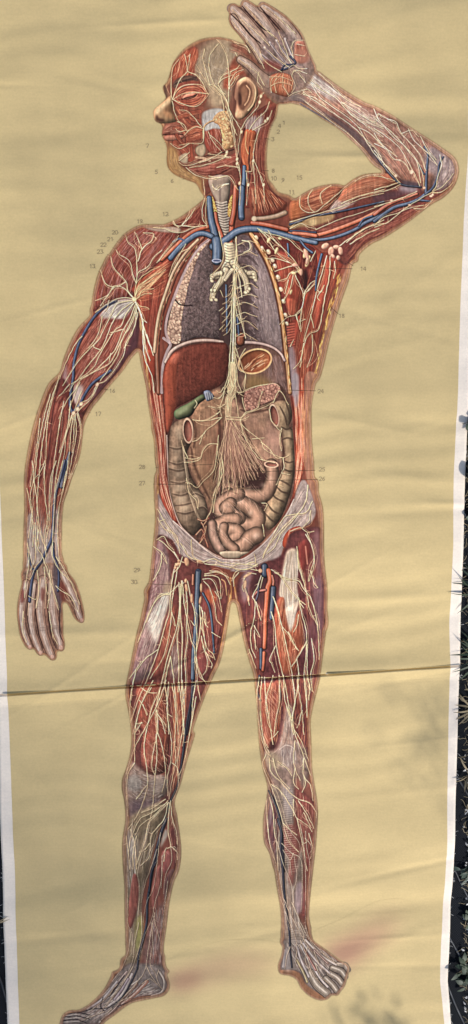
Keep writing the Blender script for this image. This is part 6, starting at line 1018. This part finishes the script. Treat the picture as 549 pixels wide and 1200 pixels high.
def simple_mat(name, c, rough=.6, c2=None, scale=30, bump=0, trans=0):
    m = bpy.data.materials.new(name); m.use_nodes = True; n = m.node_tree.nodes; l = m.node_tree.links; b = n['Principled BSDF']; b.inputs['Roughness'].default_value = rough
    tc = n.new('ShaderNodeTexCoord'); N = n.new('ShaderNodeTexNoise'); N.inputs['Scale'].default_value = scale; N.inputs['Detail'].default_value = 5; l.new(tc.outputs['Object'], N.inputs['Vector'])
    r = n.new('ShaderNodeValToRGB'); r.color_ramp.elements[0].position = .35; r.color_ramp.elements[1].position = .65; r.color_ramp.elements[0].color = (*c, 1); r.color_ramp.elements[1].color = (*(c2 or [v*1.5 for v in c]), 1)
    l.new(N.outputs['Fac'], r.inputs[0]); l.new(r.outputs[0], b.inputs['Base Color'])
    if bump:
        bp = n.new('ShaderNodeBump'); bp.inputs['Strength'].default_value = bump; bp.inputs['Distance'].default_value = .002; l.new(N.outputs['Fac'], bp.inputs['Height']); l.new(bp.outputs[0], b.inputs['Normal'])
    return m
# frayed cloth threads along the right margin
V, Q = [], []; fr = np.random.RandomState(9)
for L_, sgn in ((RW, 1), (LW, -1)):
    for k in range(230):
        y = -70+fr.rand()*1350; x = float(ip(L_, y)); n_ = fr.randint(4, 7); ln = .8+fr.rand()**2*4.5; an = fr.randn()*.7; p = [(x-.5*sgn, y)]
        for j in range(n_): an += fr.randn()*.35; p.append((p[-1][0]+sgn*math.cos(an)*ln/n_, p[-1][1]+math.sin(an)*ln/n_))
        p = np.array(p); wx, wy = px2w(p[:, 0], p[:, 1], Z0); zz = height(p[:1, 0], p[:1, 1])[0]+np.linspace(0, fr.randn()*.002, len(p))
        tube3(V, Q, np.stack([wx, wy, zz], 1), .00028, 3)
mesh_np('frayed_thread_fringe', np.array(V), np.array(Q), None, simple_mat('white_thread', (.6, .58, .54)), root)
# =========================== black weed-control fabric on the ground ===========================
def fabric_mat():
    m = bpy.data.materials.new('woven_weed_fabric'); m.use_nodes = True; n = m.node_tree.nodes; l = m.node_tree.links; b = n['Principled BSDF']
    tc = n.new('ShaderNodeTexCoord'); mp = n.new('ShaderNodeMapping'); mp.inputs['Rotation'].default_value = (0, 0, math.radians(32)); l.new(tc.outputs['Object'], mp.inputs[0])
    W1 = n.new('ShaderNodeTexWave'); W1.inputs['Scale'].default_value = 95; W1.inputs['Distortion'].default_value = .4; W2 = n.new('ShaderNodeTexWave'); W2.inputs['Scale'].default_value = 95; W2.bands_direction = 'Y'; W2.inputs['Distortion'].default_value = .4
    for q in (W1, W2): l.new(mp.outputs[0], q.inputs[0])
    mx = n.new('ShaderNodeMath'); mx.operation = 'MULTIPLY'; l.new(W1.outputs['Fac'], mx.inputs[0]); l.new(W2.outputs['Fac'], mx.inputs[1])
    N = n.new('ShaderNodeTexNoise'); N.inputs['Scale'].default_value = 8; N.inputs['Detail'].default_value = 7; l.new(tc.outputs['Object'], N.inputs['Vector'])
    m2 = n.new('ShaderNodeMath'); m2.operation = 'MULTIPLY'; l.new(mx.outputs[0], m2.inputs[0]); l.new(N.outputs['Fac'], m2.inputs[1])
    r = n.new('ShaderNodeValToRGB'); e = r.color_ramp.elements; e[0].color = (.006, .007, .009, 1); e[1].color = (.022, .026, .034, 1); e[1].position = .65; l.new(m2.outputs[0], r.inputs[0]); l.new(r.outputs[0], b.inputs['Base Color'])
    b.inputs['Roughness'].default_value = .85; b.inputs['Specular IOR Level'].default_value = .12; bp = n.new('ShaderNodeBump'); bp.inputs['Strength'].default_value = .7; bp.inputs['Distance'].default_value = .001; l.new(mx.outputs[0], bp.inputs['Height']); l.new(bp.outputs[0], b.inputs['Normal'])
    return m
MG = fabric_mat()
g = np.linspace(-1, 1, 241); gx, gy = np.meshgrid(np.sign(g)*(np.abs(g)**1.6)*5, np.sign(g)*(np.abs(g)**1.6)*5)
gn = np.random.RandomState(2); gz = np.zeros_like(gx)-.006
for _ in range(90):
    cx, cy = gn.randn(2)*1.2; an = gn.rand()*3.14; a_, b_ = .15+gn.rand()*.5, .012+gn.rand()*.05; u = (gx-cx)*math.cos(an)+(gy-cy)*math.sin(an); v = -(gx-cx)*math.sin(an)+(gy-cy)*math.cos(an)
    gz += .004*gn.rand()*np.exp(-(u/a_)**2-(v/b_)**2)
inch = np.clip(1.25-np.maximum(np.abs(gx)/.47, np.abs(gy)/1.25), 0, .25)*4; gz = np.minimum(gz, .02)*(1-inch)+(-.004)*inch
idx = np.arange(gx.size).reshape(gx.shape); Qg = np.stack([idx[:-1, :-1], idx[:-1, 1:], idx[1:, 1:], idx[1:, :-1]], -1).reshape(-1, 4)
go = mesh_np('ground', np.stack([gx, gy, gz], -1).reshape(-1, 3), Qg, None, MG, None); tag(go, 'black woven weed-control fabric spread over the ground', kind='structure')
far = mesh_np('soil', np.array([(-60, -60, -.03), (60, -60, -.03), (60, 60, -.03), (-60, 60, -.03)], float), np.array([(0, 1, 2, 3)]), None, simple_mat('dry_soil', (.06, .045, .03), .9, scale=6), None); tag(far, 'bare dry soil around the fabric', kind='structure')
# raised fabric seams, pale where the sun catches them
MS = simple_mat('fabric_seam', (.006, .007, .009), .5, (.04, .045, .055), 60)
for k, pts in enumerate((((525, 1095), (545, 1130), (575, 1175), (600, 1215)), ((523, 1150), (535, 1180), (552, 1215), (570, 1250)), ((530, 900), (548, 930), (575, 970), (610, 1010)), ((531, 1015), (548, 1050), (575, 1095), (600, 1130)), ((-40, 1060), (-10, 1120), (10, 1180), (20, 1260)))):
    p = spline(np.array(pts, np.float32), False, 4); x_, y_ = px2w(p[:, 0], p[:, 1], 0); Vs, Qs = [], []
    tube3(Vs, Qs, np.stack([x_, y_, np.full(len(p), .001)+.001*np.sin(np.arange(len(p)))], 1), .002, 7)
    o = mesh_np('fabric_ridge', np.array(Vs), np.array(Qs), None, MS, go)
# ---- weeds and litter beside the chart ----
def leaf(V, Q, o, d, L, W, n=(0, 0, 1), curl=.3, fold=.15):
    d = np.array(d, float); d /= np.linalg.norm(d); s = np.cross(d, n); s /= max(np.linalg.norm(s), 1e-6); u = np.cross(s, d); k = 6; n0 = len(V)
    for i in range(k+1):
        t = i/k; w_ = W*math.sin(math.pi*min(1, t*.94+.04))**.8*(1-.25*t); c = np.array(o)+d*L*t-u*curl*L*t*t
        V += [c-s*w_+u*fold*w_, c, c+s*w_+u*fold*w_]
    for i in range(k):
        a = n0+i*3; Q += [(a, a+1, a+4, a+3), (a+1, a+2, a+5, a+4)]
GR = simple_mat('weed_green', (.02, .035, .018), .6, (.05, .075, .035), 40); GR2 = simple_mat('grey_green_leaf', (.03, .05, .032), .5, (.06, .09, .055), 30); DRY = simple_mat('dry_straw', (.20, .15, .08), .7, (.34, .27, .16), 50)
BRN = simple_mat('brown_stalk', (.07, .045, .03), .7, (.14, .09, .055), 50)
wr_ = np.random.RandomState(31)
def weed(name, px, py, label, nl, L, W, mat, hgt=.05, spread=1.0, cat='weed', group=None, dry=False):
    x, y = px2w(px, py, 0); e = bpy.data.objects.new(name, None); C.objects.link(e); e.location = (float(x), float(y), 0); e.empty_display_size = .03
    tag(e, label, cat, group); V, Q = [], []; Vl, Ql = [], []
    for k in range(nl):
        an = wr_.rand()*6.28; sp = spread*(.3+.7*wr_.rand()); tip = np.array([math.cos(an)*sp*L, math.sin(an)*sp*L, hgt*(.3+.9*wr_.rand())])
        P3 = [np.array([0, 0, 0])*(1-t)+tip*t+np.array([0, 0, hgt*.4*math.sin(math.pi*t)]) for t in np.linspace(0, 1, 6)]
        tube3(V, Q, P3, np.linspace(.0012, .0006, 6), 4)
        if W: 
            for t in (.55, .8, 1.0): leaf(Vl, Ql, P3[int(t*5)], [math.cos(an+wr_.randn()*.8), math.sin(an+wr_.randn()*.8), .3*wr_.randn()+.1], L*(.35+.3*wr_.rand()), W, (wr_.randn()*.3, wr_.randn()*.3, 1))
        else: leaf(Vl, Ql, P3[2], tip/np.linalg.norm(tip)+[0, 0, .2], L*1.1, .0022, (wr_.randn()*.5, wr_.randn()*.5, 1), curl=.5)
    mesh_np('stem', np.array(V), np.array(Q), None, BRN if dry else mat, e); mesh_np('leaves', np.array(Vl), np.array(Ql), None, mat, e)
    return e
for px, py, lb_, nl, L, W, mt_, hg in ((563,590,'broad grey-green weed just outside the right margin, higher of the two broad-leaved ones', 6, .05, .013, GR2, .02), (565,500,'small dark green weed high beside the right margin', 7, .035, .008, GR, .02),
    (566,690,'tall dark grass clump beside the right margin above the fold', 26, .045, 0, GR, .012), (566,770,'dark grass clump level with the fold across the chart', 26, .045, 0, GR, .012), (556,830,'dry brown grass clump just below the fold', 22, .03, 0, DRY, .008),
    (552,1082,'sprawling green weed low beside the right margin', 6, .03, .006, GR, .012), (549,1140,'low green weed with reddish bits near the bottom right corner', 9, .035, .006, GR, .012), (549,1015,'thin pale sprig lying across the fabric on the right', 5, .03, .004, GR2, .01),
    (550,905,'small dry tuft by the frayed right edge', 8, .025, 0, DRY, .01), (-12,1080,'small dry tuft peeping out at the left margin', 7, .03, 0, DRY, .012)):
    weed('grass_clump' if W == 0 else 'weed_plant', px, py, lb_, nl, L, W, mt_, hg, cat='grass clump' if W == 0 else 'weed', group='weeds along the edge of the chart', dry=(mt_ is DRY))
# loose straw, flakes and crumbs scattered on the fabric: nobody could count them
V, Q = [], []
for k in range(620):
    px = (541+abs(wr_.randn())*14+3) if k % 5 else (-8-abs(wr_.randn())*10); py = 470+wr_.rand()*760
    if px < 300 and py < 900: continue
    px = max(px, float(ip(RW, py))+1.0) if px > 300 else min(px, float(ip(LW, py))-1.5)
    x, y = px2w(px, py, 0); an = wr_.rand()*6.28; n_ = wr_.randint(3, 7); p = [np.array([float(x), float(y), .003+wr_.rand()*.003])]
    for j in range(n_): an += wr_.randn()*.4; p.append(p[-1]+[math.cos(an)*.0035, math.sin(an)*.0035, wr_.randn()*.0006])
    tube3(V, Q, p, .0004+wr_.rand()*.0004, 4)
tag(mesh_np('straw_litter', np.array(V), np.array(Q), None, DRY, None), 'loose dry straw and stalks scattered on the black fabric', kind='stuff')
V, Q = [], []
for k in range(150):
    px = 541+abs(wr_.randn())*14+3; py = 880+wr_.rand()*330; px = max(px, float(ip(RW, py))+1.5); x, y = px2w(px, py, 0); an = wr_.rand()*6.28
    leaf(V, Q, (float(x), float(y), .004), (math.cos(an), math.sin(an), .1), .003+wr_.rand()*.005, .0012+wr_.rand()*.0014, (wr_.randn()*.4, wr_.randn()*.4, 1))
tag(mesh_np('pale_flakes', np.array(V), np.array(Q), None, simple_mat('pale_flake', (.30, .29, .28), .4, (.55, .54, .52), 90), None), 'pale dry petals and flakes lying on the black fabric', kind='stuff')
# =========================== an added tree, and tall weeds off the edge, that throw the soft shade ===========================
MT = simple_mat('tree_leaf', (.04, .08, .025), .5, (.07, .12, .04), 8); MB_ = simple_mat('bark', (.10, .07, .05), .9, (.18, .13, .09), 12, .5)
def added_shade_tree():  # unseen tree, added to dim the sun over parts of the chart
    e = bpy.data.objects.new('added_shade_tree', None); C.objects.link(e); lat = np.array([-math.sin(SUN_AZ), math.cos(SUN_AZ), 0.]); base_ = np.array([SD[0]*21, SD[1]*21, 0.])-lat*3.2; e.location = base_
    tag(e, 'added unseen tree beyond the lower right corner, its crown placed to shade the chart', 'tree'); V, Q = [], []; Vt, Qt = [], []
    def density(x, y):  # crown thickness shaped to set how dark each area of the chart falls
        rz = 1/(1+math.exp(-(x-330)/40))/(1+math.exp(-(y-535)/22)); d = .17*(1-rz)+.03
        d += .85*math.exp(-((x-20)/150)**2-((y-1060)/200)**2)+.10*math.exp(-((x-260)/150)**2-((y-1190)/90)**2)
        d += .14*math.exp(-((x-470)/70)**2-((y-1150)/60)**2)
        return max(0, d)
    tr_ = np.random.RandomState(77); n = 0; cs = []
    for _ in range(12500):
        x = -160+tr_.rand()*860; y = -200+tr_.rand()*1600
        if tr_.rand() > density(x, y): continue
        wx, wy = px2w(x, y, 0); t = 21.0+tr_.rand()*3; p = np.array([float(wx), float(wy), 0])+SD*t
        d = tr_.randn(3); leaf(V, Q, p-base_, d, .026+tr_.rand()*.014, .011+tr_.rand()*.005, tr_.randn(3)+SD); n += 1
        if n % 40 == 0: cs.append(p)
    top = SD*21-lat*3.0-[0, 0, .4]
    tube3(Vt, Qt, [base_*0, [0, .05, 5], [-.05, .08, 10], top-base_], [.26, .2, .15, .1], 9)
    cs = np.array(cs)
    for c in cs[:0]:
        a = top-base_; b = c-base_; tube3(Vt, Qt, [a, a*.6+b*.4+[0, 0, .15], b], [.02, .010, .003], 4)
    mesh_np('crown', np.array(V), np.array(Q), None, MT, e); mesh_np('trunk', np.array(Vt), np.array(Qt), None, MB_, e)
added_shade_tree()
def shrub(px, py, lb_, spots):               # tall weed off the right edge: its leafy tip shades a small patch of the chart
    x, y = px2w(px, py, 0); e = bpy.data.objects.new('tall_weed', None); C.objects.link(e); b0 = np.array([float(x), float(y), 0]); e.location = b0
    tag(e, lb_, 'tall weed', 'tall weeds off the right of the chart'); V, Q, Vl, Ql = [], [], [], []; tr_ = np.random.RandomState(int(px))
    for sx, sy, t, n, r in spots:
        wx, wy = px2w(sx, sy, 0); c = np.array([float(wx), float(wy), 0])+SD*t-b0
        tube3(V, Q, [np.zeros(3), c*.4+[.02, -.03, .08], c*.8+[.01, 0, .05], c], [.004, .003, .002, .001], 5)
        for k in range(n):
            o_ = c+tr_.randn(3)*r; leaf(Vl, Ql, o_, tr_.randn(3)+[0, 0, -.3], .018+tr_.rand()*.014, .005+tr_.rand()*.004, tr_.randn(3)+SD)
    mesh_np('stem', np.array(V), np.array(Q), None, MT, e); mesh_np('leaves', np.array(Vl), np.array(Ql), None, MT, e)
shrub(1400, 1700, 'tall leafy weed off the right edge shading the margin below the fold', ((514, 852, 4.6, 46, .035), (496, 872, 4.8, 30, .05)))
shrub(1300, 2300, 'tall leafy weed beyond the bottom right corner shading the lower edge', ((440, 1200, 2.6, 34, .028), (470, 1196, 2.6, 12, .02), (395, 1206, 2.6, 12, .03)))
